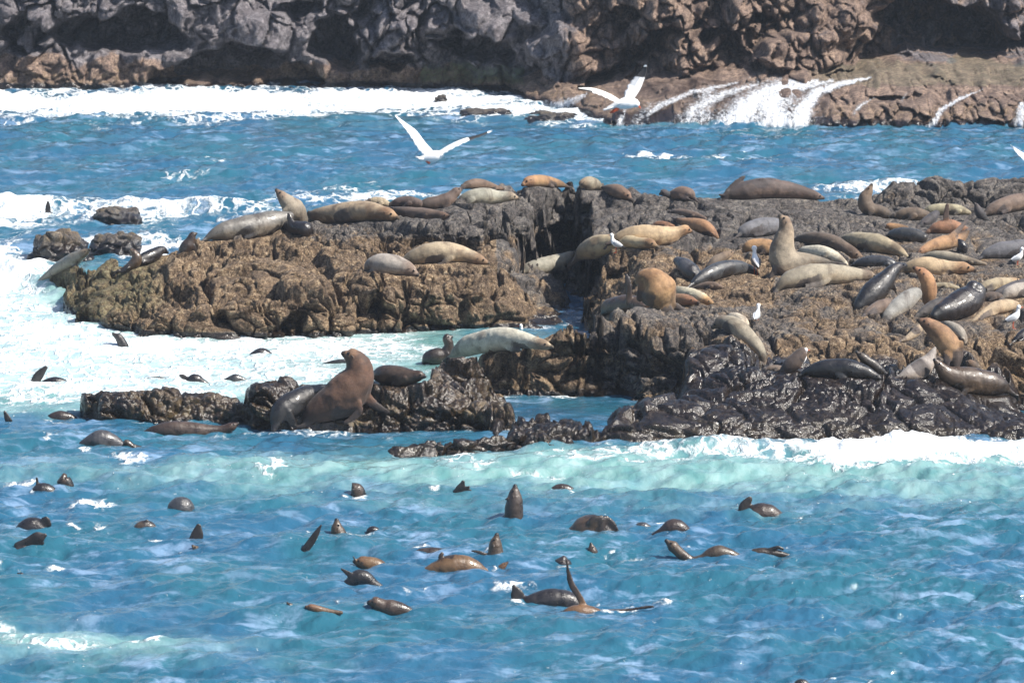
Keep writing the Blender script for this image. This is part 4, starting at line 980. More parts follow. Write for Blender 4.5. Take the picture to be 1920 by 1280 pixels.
# froth where the sea meets rock
HR = field(HT, UW, YW)
inr = (YW > 89.6) & (YW < 119.4) & (UW > 30) & (UW < 2240)
edge = np.exp(-((HR + .06) / .16) ** 2) * inr * (.55 + .5 * vnoise(UW / 30, YW * 2, UW * 0, 56)) * np.where(UW < 700, .9, .6)
FO = np.maximum(FO, edge * .8)
MI = np.clip(blobs_sum(MILK, wob_u, wob_v) , 0, 1)
# lumps of broken water
lump = np.clip(FO - .45, 0, .8)
ll = (fbm(XW * 2.6, YW * 1.6, XW * 0, 4, 57) + .25)
big_s = np.maximum.reduce([np.exp(-((UW - 1640) / 260) ** 2 - ((VW - 856) / 16) ** 2) * .9, np.exp(-((UW - 150) / 350) ** 2 - ((VW - 392) / 14) ** 2) * .8,
                           np.exp(-((UW + 10) / 160) ** 2 - ((VW - 500) / 50) ** 2), np.exp(-((UW - 500) / 800) ** 2 - ((VW - 176) / 12) ** 2) * 1.0, np.exp(-((UW-1660)/240)**2-((VW-356)/8)**2)*.6])
ZW = ZW + inn * (lump * ll * (.05 + .26 * big_s))
# crests catch foam
def build_sea():
    V = np.stack([XW, YW, ZW], -1).reshape(-1, 3)
    me = mesh_np('sea', V, grid_faces(*XW.shape), M_SEA)
    set_attr(me, 'foam', FO); set_attr(me, 'milk', MI)
    o = link(bpy.data.objects.new('sea', me)); tag(o, kind='structure')
def sea_hit(u, v):
    """depth where the sight line meets the sea surface"""
    y = np.arange(y_of(v, 0) + 2.6, y_of(v, 0) - 2.6, -.02)[::-1]
    dx, dy, dz = ray(u, v)
    zr = CH + dz * y / dy
    h = sea_at(np.full_like(y, u), y)
    w_ = np.where(h > zr)[0]
    return float(y[w_[0]]) if len(w_) else float(y_of(v, 0))
def sea_at(u, y):
    j = np.interp(y, Yw, np.arange(len(Yw))); i = np.interp(u, Uw_, np.arange(len(Uw_)))
    a = i - np.floor(i); b = j - np.floor(j); i = i.astype(int); j = j.astype(int)
    i = np.clip(i, 0, len(Uw_) - 2); j = np.clip(j, 0, len(Yw) - 2)
    return (ZW[j, i] * (1 - a) + ZW[j, i + 1] * a) * (1 - b) + (ZW[j + 1, i] * (1 - a) + ZW[j + 1, i + 1] * a) * b

m = NT('sea_water')
fo = m.attr('foam'); mi = m.attr('milk')
pv = m.scaled(1.0, .55, 1.0)
na = m.noise(1.7, 5, .65, pv, .6); nb = m.noise(9, 5, .7, pv, .4); nc_ = m.noise(.45, 2, .5, pv)
# foam coverage: thresholded with torn edges
cov = m.math('ADD', fo, m.math('ADD', m.math('MULTIPLY', m.math('SUBTRACT', na, .5), 1.1), m.math('MULTIPLY', m.math('SUBTRACT', nb, .5), .7)))
web = m.ramp(m.voro(2.3, m.n('ShaderNodeVectorMath', operation='ADD').outputs[0], 'DISTANCE_TO_EDGE'), .015, .17, 1, 0)
vm = [x for x in m.t.nodes if x.bl_idname == 'ShaderNodeVectorMath'][0]
m.set(vm.inputs[0], m.scaled(1, .7, 1))
nzc = m.n('ShaderNodeTexNoise'); nzc.inputs['Scale'].default_value = 2.5; nzc.inputs['Detail'].default_value = 4; m.set(nzc.inputs['Vector'], pv)
vs = m.n('ShaderNodeVectorMath', operation='SCALE'); m.set(vs.inputs[0], nzc.outputs['Color']); vs.inputs['Scale'].default_value = .9
m.set(vm.inputs[1], vs.outputs[0])
solid = m.ramp(cov, .56, 1.08); soft = m.math('MULTIPLY', m.ramp(cov, .22, .62), web)
cov = m.math('MULTIPLY', m.math('MAXIMUM', solid, m.math('MULTIPLY', soft, .85)), m.ramp(fo, .06, .3))
deep = m.mix(m.ramp(nc_, .35, .65), C(.018, .084, .155), C(.018, .094, .138))
milky = m.mix(m.ramp(na, .3, .7), C(.12, .27, .25), C(.24, .37, .36))
mm = m.math('MULTIPLY', m.ramp(m.math('ADD', mi, m.math('MULTIPLY', m.math('SUBTRACT', na, .5), .5)), .1, .9), .95)
# pale lavender streaks painting sky reflection and sun glitter into the water colour
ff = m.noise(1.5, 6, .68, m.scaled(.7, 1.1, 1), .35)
sky_streaks = m.math('MULTIPLY', m.ramp(ff, .50, .66), m.ramp(m.noise(.35, 3, .6, pv), .3, .7, .15, .65))
deep = m.mix(sky_streaks, deep, C(.26, .37, .54))
milky = m.mix(m.ramp(m.math('ADD', mi, m.math('MULTIPLY', m.math('SUBTRACT', na, .5), .4)), .72, 1.0), milky, C(.36, .49, .50))
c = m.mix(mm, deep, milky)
fleck = m.math('MULTIPLY', m.ramp(m.noise(13, 3, .6, m.scaled(1, .5, 1)), .66, .73), m.math('MULTIPLY', m.ramp(m.noise(.9, 3, .6), .45, .6), m.ramp(mi, .1, .5, .25, 1)))
cov = m.math('MAXIMUM', cov, m.math('MULTIPLY', fleck, .85))
c = m.mix(cov, c, m.mix(m.ramp(nb, .3, .65), C(.66, .72, .76), C(.86, .88, .89)))
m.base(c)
m.rough(m.ramp(cov, 0, 1, .06, .65))
m.b.inputs['IOR'].default_value = 1.333
bh = m.math('ADD', m.math('MULTIPLY', m.noise(5, 4, .65, m.scaled(1, .8, 1)), 1.0), m.math('MULTIPLY', m.noise(26, 3, .6), .25))
bh = m.math('ADD', bh, m.math('MULTIPLY', cov, m.math('MULTIPLY', m.math('ADD', nb, na), 2.2)))
m.bump(bh, .55, .045)
M_SEA = m.m
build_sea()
print('sea', time.time() - T0)
# ================================================================ seals
def fur_material(name, wet):
    m = NT(name)
    c = m.attr('coat', True)
    n1 = m.noise(7, 4, .65); n2 = m.noise(60, 3, .7, m.scaled(1, 1, 1)); n3 = m.noise(2.2, 3, .6)
    c = m.mix(1.0, c, m.ramp(n1, .25, .75, .72, 1.22), 'MULTIPLY')
    c = m.mix(1.0, c, m.ramp(n2, .3, .7, .82, 1.14), 'MULTIPLY')
    c = m.mix(m.ramp(n3, .5, .75, 0, .35), c, m.mix(1.0, c, C(1.15, .85, .62), 'MULTIPLY'))
    n4 = m.noise(1.9, 4, .6, None, .6)
    c = m.mix(m.ramp(n4, .47, .60, 0, .85), c, m.mix(1.0, c, C(.45, .40, .38), 'MULTIPLY'))
    m.base(c)
    if wet:
        m.rough(m.ramp(n1, .3, .7, .22, .5)); m.b.inputs['Specular IOR Level'].default_value = .5
        m.b.inputs['Coat Weight'].default_value = .2; m.b.inputs['Coat Roughness'].default_value = .12
    else:
        m.rough(.72); m.b.inputs['Sheen Weight'].default_value = .1; m.b.inputs['Sheen Roughness'].default_value = .5
    m.bump(m.math('ADD', m.noise(22, 4, .7), m.math('MULTIPLY', n2, .5)), .45, .02)
    return m.m
M_FUR, M_WET = fur_material('dry_fur', 0), fur_material('wet_fur', 1)
m = NT('seal_eye'); m.base(C(.01, .008, .008)); m.rough(.08); M_EYE = m.m

def catmull(P, n=5):
    P = np.asarray(P, float)
    if len(P) < 3:
        t = np.linspace(0, 1, 6)[:, None]
        return P[0] + (P[-1] - P[0]) * t
    Q = np.concatenate([[2 * P[0] - P[1]], P, [2 * P[-1] - P[-2]]])
    out = []
    for i in range(1, len(Q) - 2):
        for t in np.linspace(0, 1, n, endpoint=False):
            a, b, c, d = Q[i - 1], Q[i], Q[i + 1], Q[i + 2]
            out.append(.5 * (2 * b + (c - a) * t + (2 * a - 5 * b + 4 * c - d) * t * t + (3 * b - a - 3 * c + d) * t ** 3))
    out.append(Q[-2])
    return np.array(out)

def sweep(P, ra, rb, Bdir=(0, 1, 0), seg=16, flat=0.0):
    """closed tube along P; ra: radius in the plane of the curve, rb: radius across it"""
    P = np.asarray(P); n = len(P)
    T = np.gradient(P, axis=0); T /= np.linalg.norm(T, axis=1)[:, None] + 1e-9
    B = np.tile(np.asarray(Bdir, float), (n, 1)); B -= (B * T).sum(1)[:, None] * T; B /= np.linalg.norm(B, axis=1)[:, None] + 1e-9
    N = np.cross(B, T)
    # round caps
    def cap(i, sgn):
        rows = []
        for q in (.45, .8, .97):
            k_ = math.sqrt(1 - q * q)
            rows.append((P[i] + T[i] * sgn * ra[i] * q * .9, ra[i] * k_, rb[i] * k_, N[i], B[i]))
        return rows
    rings = cap(0, -1)[::-1] + [(P[i], ra[i], rb[i], N[i], B[i]) for i in range(n)] + cap(n - 1, 1)
    a = np.linspace(0, 2 * np.pi, seg, endpoint=False)
    V = []
    for (p, x, y, N_, B_) in rings:
        V.append(p + np.outer(np.cos(a) * x, N_) + np.outer(np.sin(a) * y, B_))
    V = np.array(V); m_ = len(V)
    i = np.arange(m_ * seg).reshape(m_, seg); j = np.roll(i, -1, 1)
    F = [list(map(int, f)) for f in np.stack([i[:-1], j[:-1], j[1:], i[1:]], -1).reshape(-1, 4)]
    F.append([int(q) for q in i[0][::-1]]); F.append([int(q) for q in i[-1]])
    return V.reshape(-1, 3), F

def remeshed(V, F, voxel, smooth_n=3):
    me = bpy.data.meshes.new('raw'); me.from_pydata([tuple(v) for v in V], [], F); me.update()
    o = bpy.data.objects.new('raw', me); col.objects.link(o)
    r = o.modifiers.new('r', 'REMESH'); r.mode = 'VOXEL'; r.voxel_size = voxel; r.use_smooth_shade = True
    s = o.modifiers.new('s', 'SMOOTH'); s.iterations = smooth_n; s.factor = .5
    return o

def srgb_mix(a, b, t): return np.asarray(a)[None, :] * (1 - t[:, None]) + np.asarray(b)[None, :] * t[:, None]

QUEUE = []
rnd = random.Random(3)
def make_seal(s):
    sp = list(s['spine'])
    if s['wl'] is not None:
        above = [p for p in sp if p[1] - p[2] < s['wl']] or sp
        um = sum(p[0] for p in above) / len(above)
        yc = sea_hit(um, s['wl']); sl = 0.0
    else:
        yc, sl, um = s['depth']
    k_ = 1.0 / FPX
    def W(u, v, off=0.0):
        y = yc + sl * (u - um)
        sc = y * k_
        return at_y(u, v, y - off * sc), sc
    pts = [(*W(u, v)[0], r * W(u, v)[1]) for (u, v, r) in sp]
    headlen = 0
    nb = len(pts)
    eye = None
    if s['head']:
        hu, hv, hr, nu, nv = s['head']
        Hc, sc = W(hu, hv); Np, _ = W(nu, nv)
        hr *= sc
        pts.append((*Hc, hr))
        for q, rr in ((.38, .76), (.66, .50), (.92, .37)):
            P_ = Hc + (Np - Hc) * q
            pts.append((*P_, max(hr * rr, .018)))
        eye = (Hc, Np, hr)
    A = catmull(pts, 4)
    P, r = A[:, :3], np.maximum(A[:, 3], .008)
    V, F = sweep(P, r, r * .92, seg=18)
    sd_ = np.ones(len(V))
    flpaths = []
    fls = list(s['fl'])
    if s['wl'] is None and len(sp) >= 4:
        a_, b_ = sp[0], sp[1]
        L_ = math.hypot(b_[0] - a_[0], b_[1] - a_[1]) + 1e-6; ex, ey_ = (a_[0] - b_[0]) / L_, (a_[1] - b_[1]) / L_
        if a_[2] < 9:        # trailing hind flippers
            R_ = max(q[2] for q in sp) * .9
            for up_ in (.12, -.22):
                fls.append(([(a_[0], a_[1], a_[2] + 1), (a_[0] + ex * R_ * .5, a_[1] + ey_ * R_ * .5 + 1 - up_ * 8, R_ * .20), (a_[0] + ex * R_, a_[1] + ey_ * R_ + 2 - up_ * 20, R_ * .16)], 3 * (up_ > 0)))
        if not s['fl'] and not s['up']:      # fore flipper folded against the ground on the near side
            i_ = max(1, int(len(sp) * .68)); i_ = min(i_, len(sp) - 1)
            u_, v_, r_ = sp[i_]; dr = -1 if sp[-1][0] > sp[0][0] else 1
            fls.append(([(u_, v_ + r_ * .3, r_ * .42), (u_ + dr * r_ * .7, v_ + r_ * .75, r_ * .34), (u_ + dr * r_ * 1.35, v_ + r_ * .95, r_ * .16)], r_ * .85))
    for pl, off in fls:
        Q = [(*W(u, v, off + (2 if off else 0))[0], w_ * sc_) for (u, v, w_), sc_ in zip(pl, [yc * k_] * len(pl))]
        if len(Q) == 2: Q.insert(1, tuple((np.array(Q[0]) + np.array(Q[1])) / 2))
        Q = catmull(Q, 4)
        wd = np.maximum(Q[:, 3], .008)
        th = np.maximum(wd * .28, .012)
        v2, f2_ = sweep(Q[:, :3], wd, th, seg=12)
        n0 = len(V)
        V = np.concatenate([V, v2]); F += [[q + n0 for q in f_] for f_ in f2_]
        flpaths.append(Q[:, :3])
    big_ = r.max()
    vox = float(np.clip(big_ * .095, .011, .026))
    o = remeshed(V, F, vox)
    QUEUE.append((o, s, P, r, nb * 4, flpaths, eye, yc, um))
for s in SEALS: make_seal(s)
print('raw seals', time.time() - T0)
dg = bpy.context.evaluated_depsgraph_get(); dg.update()
eye_me = None
def uv_sphere(r, n1=12, n2=8):
    V = [(0, 0, r)] + [(r * math.sin(math.pi * j / n2) * math.cos(2 * math.pi * i / n1), r * math.sin(math.pi * j / n2) * math.sin(2 * math.pi * i / n1), r * math.cos(math.pi * j / n2)) for j in range(1, n2) for i in range(n1)] + [(0, 0, -r)]
    F = [(0, 1 + i, 1 + (i + 1) % n1) for i in range(n1)]
    for j in range(n2 - 2):
        for i in range(n1):
            a = 1 + j * n1 + i; b = 1 + j * n1 + (i + 1) % n1
            F.append((a, a + n1, b + n1, b))
    e_ = 1 + (n2 - 2) * n1; l = e_ + n1
    F += [(e_ + (i + 1) % n1, e_ + i, l) for i in range(n1)]
    return V, F
ev_, ef_ = uv_sphere(1.0)
eye_me = bpy.data.meshes.new('eye'); eye_me.from_pydata(ev_, [], ef_); eye_me.materials.append(M_EYE)
for p_ in eye_me.polygons: p_.use_smooth = True

ear_me = []
for mt_ in (M_FUR, M_WET):
    P_ = catmull([(0, 0, -.2, .16), (0, 0, .3, .22), (0, 0, .8, .12), (0, 0, 1.0, .03)], 3)
    a_, b_ = sweep(P_[:, :3], P_[:, 3], P_[:, 3] * .45, seg=8)
    e2 = bpy.data.meshes.new('ear'); e2.from_pydata([tuple(map(float, v)) for v in a_], [], b_); e2.materials.append(mt_)
    set_col(e2, 'coat', np.tile([[.07, .05, .04]], (len(a_), 1))); e2.polygons.foreach_set('use_smooth', np.ones(len(e2.polygons), bool)); ear_me.append(e2)
meshes = []
for q in QUEUE:
    meshes.append(bpy.data.meshes.new_from_object(q[0].evaluated_get(dg)))
print('remeshed', time.time() - T0)
for (o, s, P, r, nb4, flp, eye, yc, um), me in zip(QUEUE, meshes):
    raw = o.data
    bpy.data.objects.remove(o); bpy.data.meshes.remove(raw)
    n = len(me.vertices)
    co = np.zeros(n * 3, np.float32); me.vertices.foreach_get('co', co); co = co.reshape(-1, 3).astype(float)
    nor = np.zeros(n * 3, np.float32); me.vertices.foreach_get('normal', nor); nor = nor.reshape(-1, 3)
    d = ((co[:, None, :] - P[None]) ** 2).sum(2)
    idx = d.argmin(1); t = idx / (len(P) - 1); dist = np.sqrt(d.min(1))
    # folds of skin, slight lumps
    fold = .035 * r[idx] * np.sin(idx / max(len(P), 1) * 46 + 3 * fbm(co[:, 0] * 3, co[:, 1] * 3, co[:, 2] * 3, 2, 5))
    lum = .10 * r[idx] * fbm(co[:, 0] * 4, co[:, 1] * 4, co[:, 2] * 4, 3, 6)
    mb = (idx > 2) & (idx < nb4)
    co2 = co + nor * ((fold * .22 + lum) * mb)[:, None]
    back_, belly, face = COAT[s['coat']]
    j = rnd.uniform(.88, 1.12); tint = np.array([j * rnd.uniform(.95, 1.06), j, j * rnd.uniform(.9, 1.06)])
    nz = nor[:, 2]
    ny_ = fbm(co[:, 0] * 2.5, co[:, 1] * 2.5, co[:, 2] * 2.5, 3, 11)
    bl = sstep(.25, -.5, nz + .6 * ny_)
    c = srgb_mix(back_, belly, bl)
    if s['head']:
        hf = sstep((nb4 - 4) / (len(P) - 1), nb4 / (len(P) - 1), t)
        c = c * (1 - hf[:, None]) + np.asarray(face)[None] * hf[:, None]
        nosed = sstep(.93, .985, t)
        c = c * (1 - .82 * nosed[:, None])
    # darker towards the tail: dark hind end, spread forward as painted body shade
    tl = sstep(.34, .0, t) * .62
    c = c * (1 - tl[:, None])
    # flippers: dark leathery skin
    for fp in flp:
        df = np.sqrt(((co[:, None, :] - fp[None]) ** 2).sum(2)); fi = df.argmin(1) / (len(fp) - 1)
        inside = (df.min(1) < dist * 1.02) | (dist > r[idx] * 1.12)
        f_ = (inside * sstep(.05, .4, fi)) * .85
        c = c * (1 - f_[:, None]) + np.array([.035, .027, .026])[None] * f_[:, None] * (1.5 if s['coat'] in ('tan', 'orange', 'olive') else 1)
    if s['wet']: c = c * .5
    c = np.clip(c * tint[None], .01, .8)
    base = np.array([co2[:, 0].mean(), co2[:, 1].mean(), co2[:, 2].min()])
    V = co2 - base
    me.vertices.foreach_set('co', V.astype(np.float32).ravel())
    for a_ in list(me.materials): me.materials.clear(); break
    me.materials.append(M_WET if s['wet'] else M_FUR)
    set_col(me, 'coat', c)
    me.polygons.foreach_set('use_smooth', np.ones(len(me.polygons), bool))
    me.update()
    swim = s['wl'] is not None
    ob = bpy.data.objects.new('fur_seal', me); me.name = 'fur_seal'
    col.objects.link(ob); ob.location = base
    tag(ob, s['label'], 'seal', 'fur seals swimming around the reef' if swim and not s['label'].startswith('dark wet seal standing') else 'fur seals hauled out on the reef')
    if eye is not None:
        Hc, Np, hr = eye
        ax = (Np - Hc); L = np.linalg.norm(ax); ax = ax / L
        side = np.array([0, 1, 0.]); side -= side.dot(ax) * ax; side /= np.linalg.norm(side)
        upv = np.cross(side, ax); upv = upv if upv[2] > 0 else -upv
        for sg in (-1, 1):
            e_ = bpy.data.objects.new('eye', eye_me); col.objects.link(e_); e_.parent = ob
            pos = Hc + ax * L * .42 + side * sg * hr * .66 + upv * hr * .30
            e_.location = pos - base; e_.scale = (hr * .17,) * 3
            ea = bpy.data.objects.new('ear', ear_me[s['wet']]); col.objects.link(ea); ea.parent = ob
            pe = Hc + ax * L * -.05 + side * sg * hr * .88 + upv * hr * .25
            ea.location = pe - base; ea.scale = (hr * .42,) * 3
            ea.rotation_euler = Vector(tuple(-ax * .8 + side * sg * .7 - upv * .25)).to_track_quat('Z', 'Y').to_euler()
print('seals', len(SEALS), time.time() - T0)

# ================================================================ gulls
def plain(name, c, rough=.6):
    q = NT(name)
    n_ = q.noise(30, 3, .6)
    q.base(q.mix(q.ramp(n_, .3, .7), C(*[x * .88 for x in c]), C(*c))); q.rough(rough)
    return q.m
G_WHITE = plain('gull_white', (.80, .80, .80)); G_GREY = plain('gull_grey', (.42, .44, .47)); G_BLACK = plain('gull_black', (.02, .02, .022))
G_RED = plain('gull_red', (.55, .09, .03), .4); G_BROWN = plain('gull_brown', (.14, .11, .09))

def part(name, V, F, mat, parent, mats=None, midx=None):
    me = bpy.data.meshes.new(name); me.from_pydata([tuple(map(float, v)) for v in V], [], [list(map(int, f)) for f in F])
    me.materials.append(mat)
    for x in (mats or []): me.materials.append(x)
    me.polygons.foreach_set('use_smooth', np.ones(len(me.polygons), bool))
    if midx is not None: me.polygons.foreach_set('material_index', midx)
    me.update()
    o = bpy.data.objects.new(name, me); col.objects.link(o); o.parent = parent
    return o

def join(*vf):
    V = []; F = []; n = 0
    for v, f in vf:
        V += list(v); F += [[q + n for q in x] for x in f]; n += len(v)
    return V, F

def standing_gull(label, u, v, hpx, face, look):
    y = hit(u, v, HT) if False else hit(u, v, HBL)
    y = min(y, 119)
    P0 = at_y(u, v, y)
    zg = field(HT, u, y)
    sc = hpx * y / FPX          # real height
    root = bpy.data.objects.new('gull', None); col.objects.link(root)
    root.location = (P0[0], P0[1], max(P0[2], zg) - .005)
    ang = {'r': 0.25, 'l': math.pi - .25, 'a': math.pi / 2 + .2, 'b': math.pi / 2 - .35}[face]
    root.rotation_euler = (0, 0, ang)
    tag(root, label, 'gull', 'silver gulls standing among the seals')
    h = sc
    # local frame: +x forward, z up; total height h
    bm = catmull([(-.34 * h, 0, .34 * h, .03 * h), (-.2 * h, 0, .38 * h, .10 * h), (0, 0, .46 * h, .155 * h), (.14 * h, 0, .58 * h, .13 * h), (.19 * h, 0, .72 * h, .082 * h), (.20 * h, 0, .85 * h, .075 * h)], 4)
    V, F = sweep(bm[:, :3], bm[:, 3], bm[:, 3] * .85, seg=16)
    hd, hf = uv_sphere(.095 * h); hd = [(a + .225 * h, b, c + .90 * h) for a, b, c in hd]
    part('body', *join((V, F), (hd, hf)), G_WHITE, root)
    bk = catmull([(.30 * h, 0, .89 * h, .022 * h), (.36 * h, 0, .885 * h, .017 * h), (.41 * h, 0, .87 * h, .007 * h)], 3)
    part('beak', *sweep(bk[:, :3], bk[:, 3], bk[:, 3] * .8, seg=8), G_RED, root)
    wm = G_GREY if look == 'adult' else G_BROWN
    for sg in (-1, 1):
        wp = catmull([(.12 * h, sg * .10 * h, .55 * h, .05 * h), (0, sg * .135 * h, .50 * h, .10 * h), (-.18 * h, sg * .11 * h, .42 * h, .085 * h), (-.36 * h, sg * .05 * h, .34 * h, .04 * h), (-.46 * h, sg * .02 * h, .31 * h, .012 * h)], 4)
        v_, f_ = sweep(wp[:, :3], wp[:, 3], wp[:, 3] * .28, seg=12)
        cx = [sum(v_[q][0] for q in f) / len(f) for f in f_]
        part('wing', v_, f_, wm, root, [G_BLACK], [1 if x < -.33 * h else 0 for x in cx])
        lg = catmull([(.0, sg * .05 * h, .36 * h, .018 * h), (-.01 * h, sg * .05 * h, .18 * h, .013 * h), (.0, sg * .05 * h, .02 * h, .013 * h)], 3)
        ft = catmull([(-.01 * h, sg * .05 * h, .012 * h, .012 * h), (.05 * h, sg * .05 * h, .008 * h, .028 * h), (.10 * h, sg * .05 * h, .006 * h, .03 * h)], 3)
        part('leg', *join(sweep(lg[:, :3], lg[:, 3], lg[:, 3], seg=8), sweep(ft[:, :3], ft[:, 3] * .3, ft[:, 3], seg=8)), G_RED, root)
        ey = bpy.data.objects.new('eye', eye_me); col.objects.link(ey); ey.parent = root
        ey.location = (.265 * h, sg * .075 * h, .92 * h); ey.scale = (.016 * h,) * 3
for g in GULLS: standing_gull(*g)

def flying_gull(label, Y, body, head, tail, wings, feet):
    """all outlines given as photo pixels; Y: distance of the bird from the camera"""
    k_ = Y / FPX
    c = at_y(body[0][0], body[0][1], Y)
    root = bpy.data.objects.new('flying_gull', None); col.objects.link(root); root.location = c
    tag(root, label, 'gull', 'silver gulls flying over the sea')
    def W(u, v, off=0.0): return at_y(u, v, Y + off) - c
    B = catmull([(*W(u, v), r * k_) for u, v, r in body], 4)
    V, F = sweep(B[:, :3], B[:, 3], B[:, 3] * .9, seg=16)
    parts_ = [(V, F)]
    if head:
        hd, hf = uv_sphere(head[2] * k_); p = W(head[0], head[1]); hd = [(a + p[0], b + p[1], d + p[2]) for a, b, d in hd]
        parts_.append((hd, hf))
    part('body', *join(*parts_), G_WHITE, root)
    if head:
        bk = catmull([(*W(head[3], head[4]), 2.0 * k_), (*W(head[5], head[6]), .8 * k_)], 3)
        part('beak', *sweep(bk[:, :3], bk[:, 3], bk[:, 3], seg=8), G_RED, root)
    if tail:
        tq = catmull([(*W(u, v, o_), r * k_) for u, v, r, o_ in tail], 3)
        part('tail', *sweep(tq[:, :3], tq[:, 3] * .35, tq[:, 3] * 1.1, seg=10), G_WHITE, root)
    for wg in wings:
        # rows: (lead u, lead v, trail u, trail v, depth)
        W_ = catmull([(*W(a, b, d), *W(e, f, d + dd)) for a, b, e, f, d, dd in wg['rows']], 6)
        n = len(W_); m_ = 7
        V = []; F = []
        for side in (0, 1):
            for i in range(n):
                L_, T_ = W_[i, :3], W_[i, 3:]
                ch = np.linalg.norm(T_ - L_)
                nrm = np.cross(T_ - L_, (W_[min(i + 1, n - 1), :3] - W_[max(i - 1, 0), :3])); nrm /= np.linalg.norm(nrm) + 1e-9
                for q in range(m_):
                    t = q / (m_ - 1)
                    camber = .10 * ch * math.sin(math.pi * t ** .7)
                    th = (.05 * ch * math.sqrt(max(t * (1 - t), 0)) + .002) * (1 if side == 0 else -1)
                    jag = (.10 * ch * (1 if (i % 2) else -1) * t if i > n * .72 else 0)
                    p = L_ + (T_ - L_) * t * (1 + (.10 * math.sin(i * 2.2) if t > .9 else 0)) + nrm * (camber + th)
                    V.append(p)
        def I(s_, i, q): return s_ * n * m_ + i * m_ + q
        for i in range(n - 1):
            for q in range(m_ - 1):
                F.append([I(0, i, q), I(0, i, q + 1), I(0, i + 1, q + 1), I(0, i + 1, q)])
                F.append([I(1, i, q), I(1, i + 1, q), I(1, i + 1, q + 1), I(1, i, q + 1)])
            F.append([I(0, i, 0), I(0, i + 1, 0), I(1, i + 1, 0), I(1, i, 0)])
            F.append([I(0, i, m_ - 1), I(1, i, m_ - 1), I(1, i + 1, m_ - 1), I(0, i + 1, m_ - 1)])
        F.append([I(0, 0, q) for q in range(m_)] + [I(1, 0, q) for q in range(m_ - 1, -1, -1)])
        F.append([I(0, n - 1, q) for q in range(m_ - 1, -1, -1)] + [I(1, n - 1, q) for q in range(m_)])
        mid = []
        for f in F:
            ii = np.mean([(q % (n * m_)) // m_ for q in f]) / (n - 1); tt = np.mean([q % m_ for q in f]) / (m_ - 1)
            a, b, mn = wg['black']
            mid.append(1 if (a < ii < b and tt >= mn) else (2 if wg.get('grey') and .3 < ii <= a and tt > .55 else 0))
        part('wing', V, F, G_WHITE, root, [G_BLACK, G_GREY], mid)
    for ft in feet:
        fq = catmull([(*W(u, v, -.02), r * k_) for u, v, r in ft], 3)
        part('foot', *sweep(fq[:, :3], fq[:, 3], fq[:, 3], seg=8), G_RED, root)

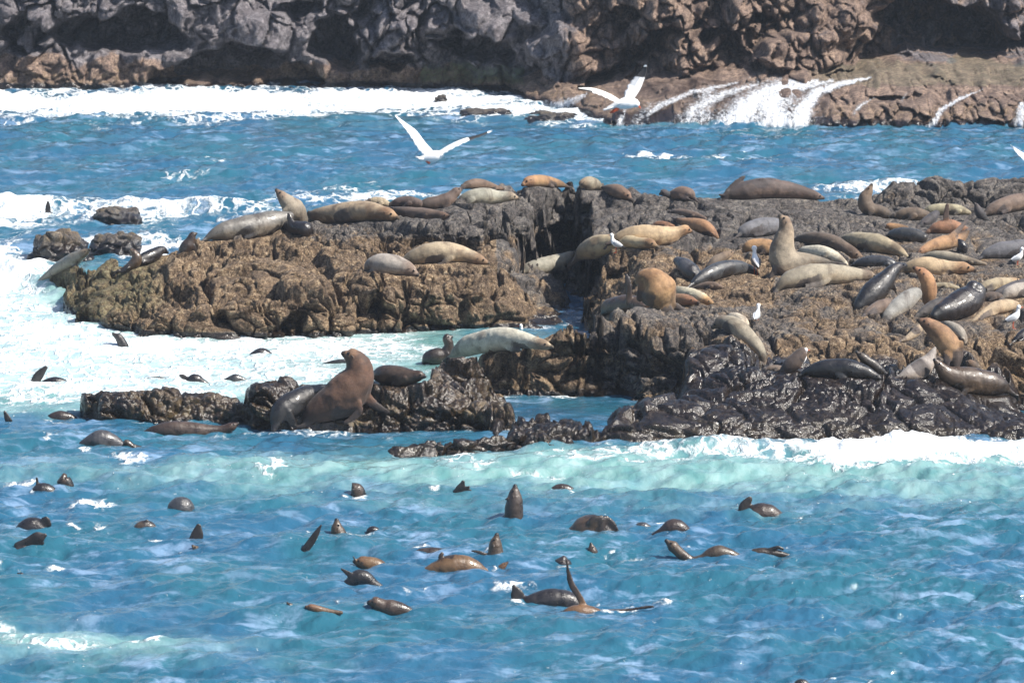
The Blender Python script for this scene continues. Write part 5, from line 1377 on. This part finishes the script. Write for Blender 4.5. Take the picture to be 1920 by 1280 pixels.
flying_gull('gull flying away low over the blue water with wings in a V', 66,
    [(786, 298, 3), (794, 297, 6), (806, 295, 9.5), (818, 292, 10), (826, 289, 7)], None, [(796, 298, 4, 0), (788, 297, 6, -.02), (783, 296, 6, -.05)],
    [dict(rows=[(812, 283, 803, 296, 0, -.05), (798, 268, 786, 282, .08, -.05), (780, 245, 771, 258, .16, -.06), (760, 230, 757, 238, .22, -.04), (741, 216, 742, 219, .26, -.01)], black=(2, 3, 0)),
     dict(rows=[(822, 284, 827, 292, 0, -.05), (842, 272, 846, 280, .05, -.10), (868, 261, 872, 267, .10, -.10), (896, 253, 898, 257, .13, -.06), (923, 244, 922, 247, .15, -.01)], black=(.58, .93, 0))],
    [[(800, 302, 2.5), (804, 305, 3)]])
flying_gull('gull flying to the right before the cliff, one wing up with black tip', 68,
    [(1140, 203, 3), (1152, 199, 6), (1166, 195, 10), (1180, 193, 11), (1190, 193, 8)], (1193, 195, 6.5, 1197, 199, 1201, 203),
    [(1150, 200, 5, 0), (1140, 204, 6, 0), (1132, 206, 5, 0)],
    [dict(rows=[(1188, 186, 1166, 190, 0, .05), (1200, 168, 1177, 162, .05, .05), (1208, 148, 1189, 146, .1, .05), (1213, 134, 1200, 133, .14, .03), (1212, 121, 1209, 122, .16, 0)], black=(.56, .9, 0), grey=1),
     dict(rows=[(1168, 192, 1160, 194, -.05, -.1), (1150, 180, 1146, 188, -.12, -.08), (1128, 170, 1124, 178, -.2, -.08), (1106, 165, 1104, 172, -.26, -.05), (1085, 165, 1087, 167, -.3, 0)], black=(.66, 1.1, .5))],
    [[(1156, 203, 3), (1150, 209, 3.2), (1145, 211, 2)], [(1160, 203, 2.5), (1156, 207, 2.5)]])
flying_gull('gull mostly outside the frame, one white wingtip at the right edge', 66,
    [(1940, 316, 3), (1955, 312, 9), (1970, 310, 10), (1982, 308, 7)], (1988, 307, 6, 1993, 308, 1998, 310), None,
    [dict(rows=[(1960, 306, 1950, 312, 0, -.05), (1935, 296, 1928, 306, .05, -.05), (1912, 283, 1910, 291, .1, -.04), (1895, 272, 1897, 275, .14, 0)], black=(.9, 1.1, .5)),
     dict(rows=[(1966, 304, 1974, 308, 0, .1), (1990, 280, 1998, 286, .3, .1), (2010, 262, 2014, 268, .5, .1)], black=(.6, 1.1, 0))], [])
print('gulls', time.time() - T0)

# ================================================================ sea air
def haze_box():
    x, y0, y1, z0, z1 = 3800, -1000, 3700, -2.5, CH + 2
    V = [(a, b, c) for a in (-x, x) for b in (y0, y1) for c in (z0, z1)]
    F = [(0, 1, 3, 2), (4, 6, 7, 5), (0, 4, 5, 1), (2, 3, 7, 6), (0, 2, 6, 4), (1, 5, 7, 3)]
    me = bpy.data.meshes.new('haze'); me.from_pydata(V, [], F)
    mt = bpy.data.materials.new('sea_air'); mt.use_nodes = True
    t = mt.node_tree; t.nodes.remove(t.nodes['Principled BSDF'])
    vol = t.nodes.new('ShaderNodeVolumePrincipled'); vol.inputs['Density'].default_value = HAZE
    vol.inputs['Color'].default_value = C(.75, .86, 1); vol.inputs['Anisotropy'].default_value = .3
    t.links.new(vol.outputs[0], t.nodes['Material Output'].inputs['Volume'])
    me.materials.append(mt)
    o = link(bpy.data.objects.new('haze', me)); tag(o, kind='stuff')
HAZE = 0.0003
if HAZE: haze_box()
print('done', time.time() - T0)
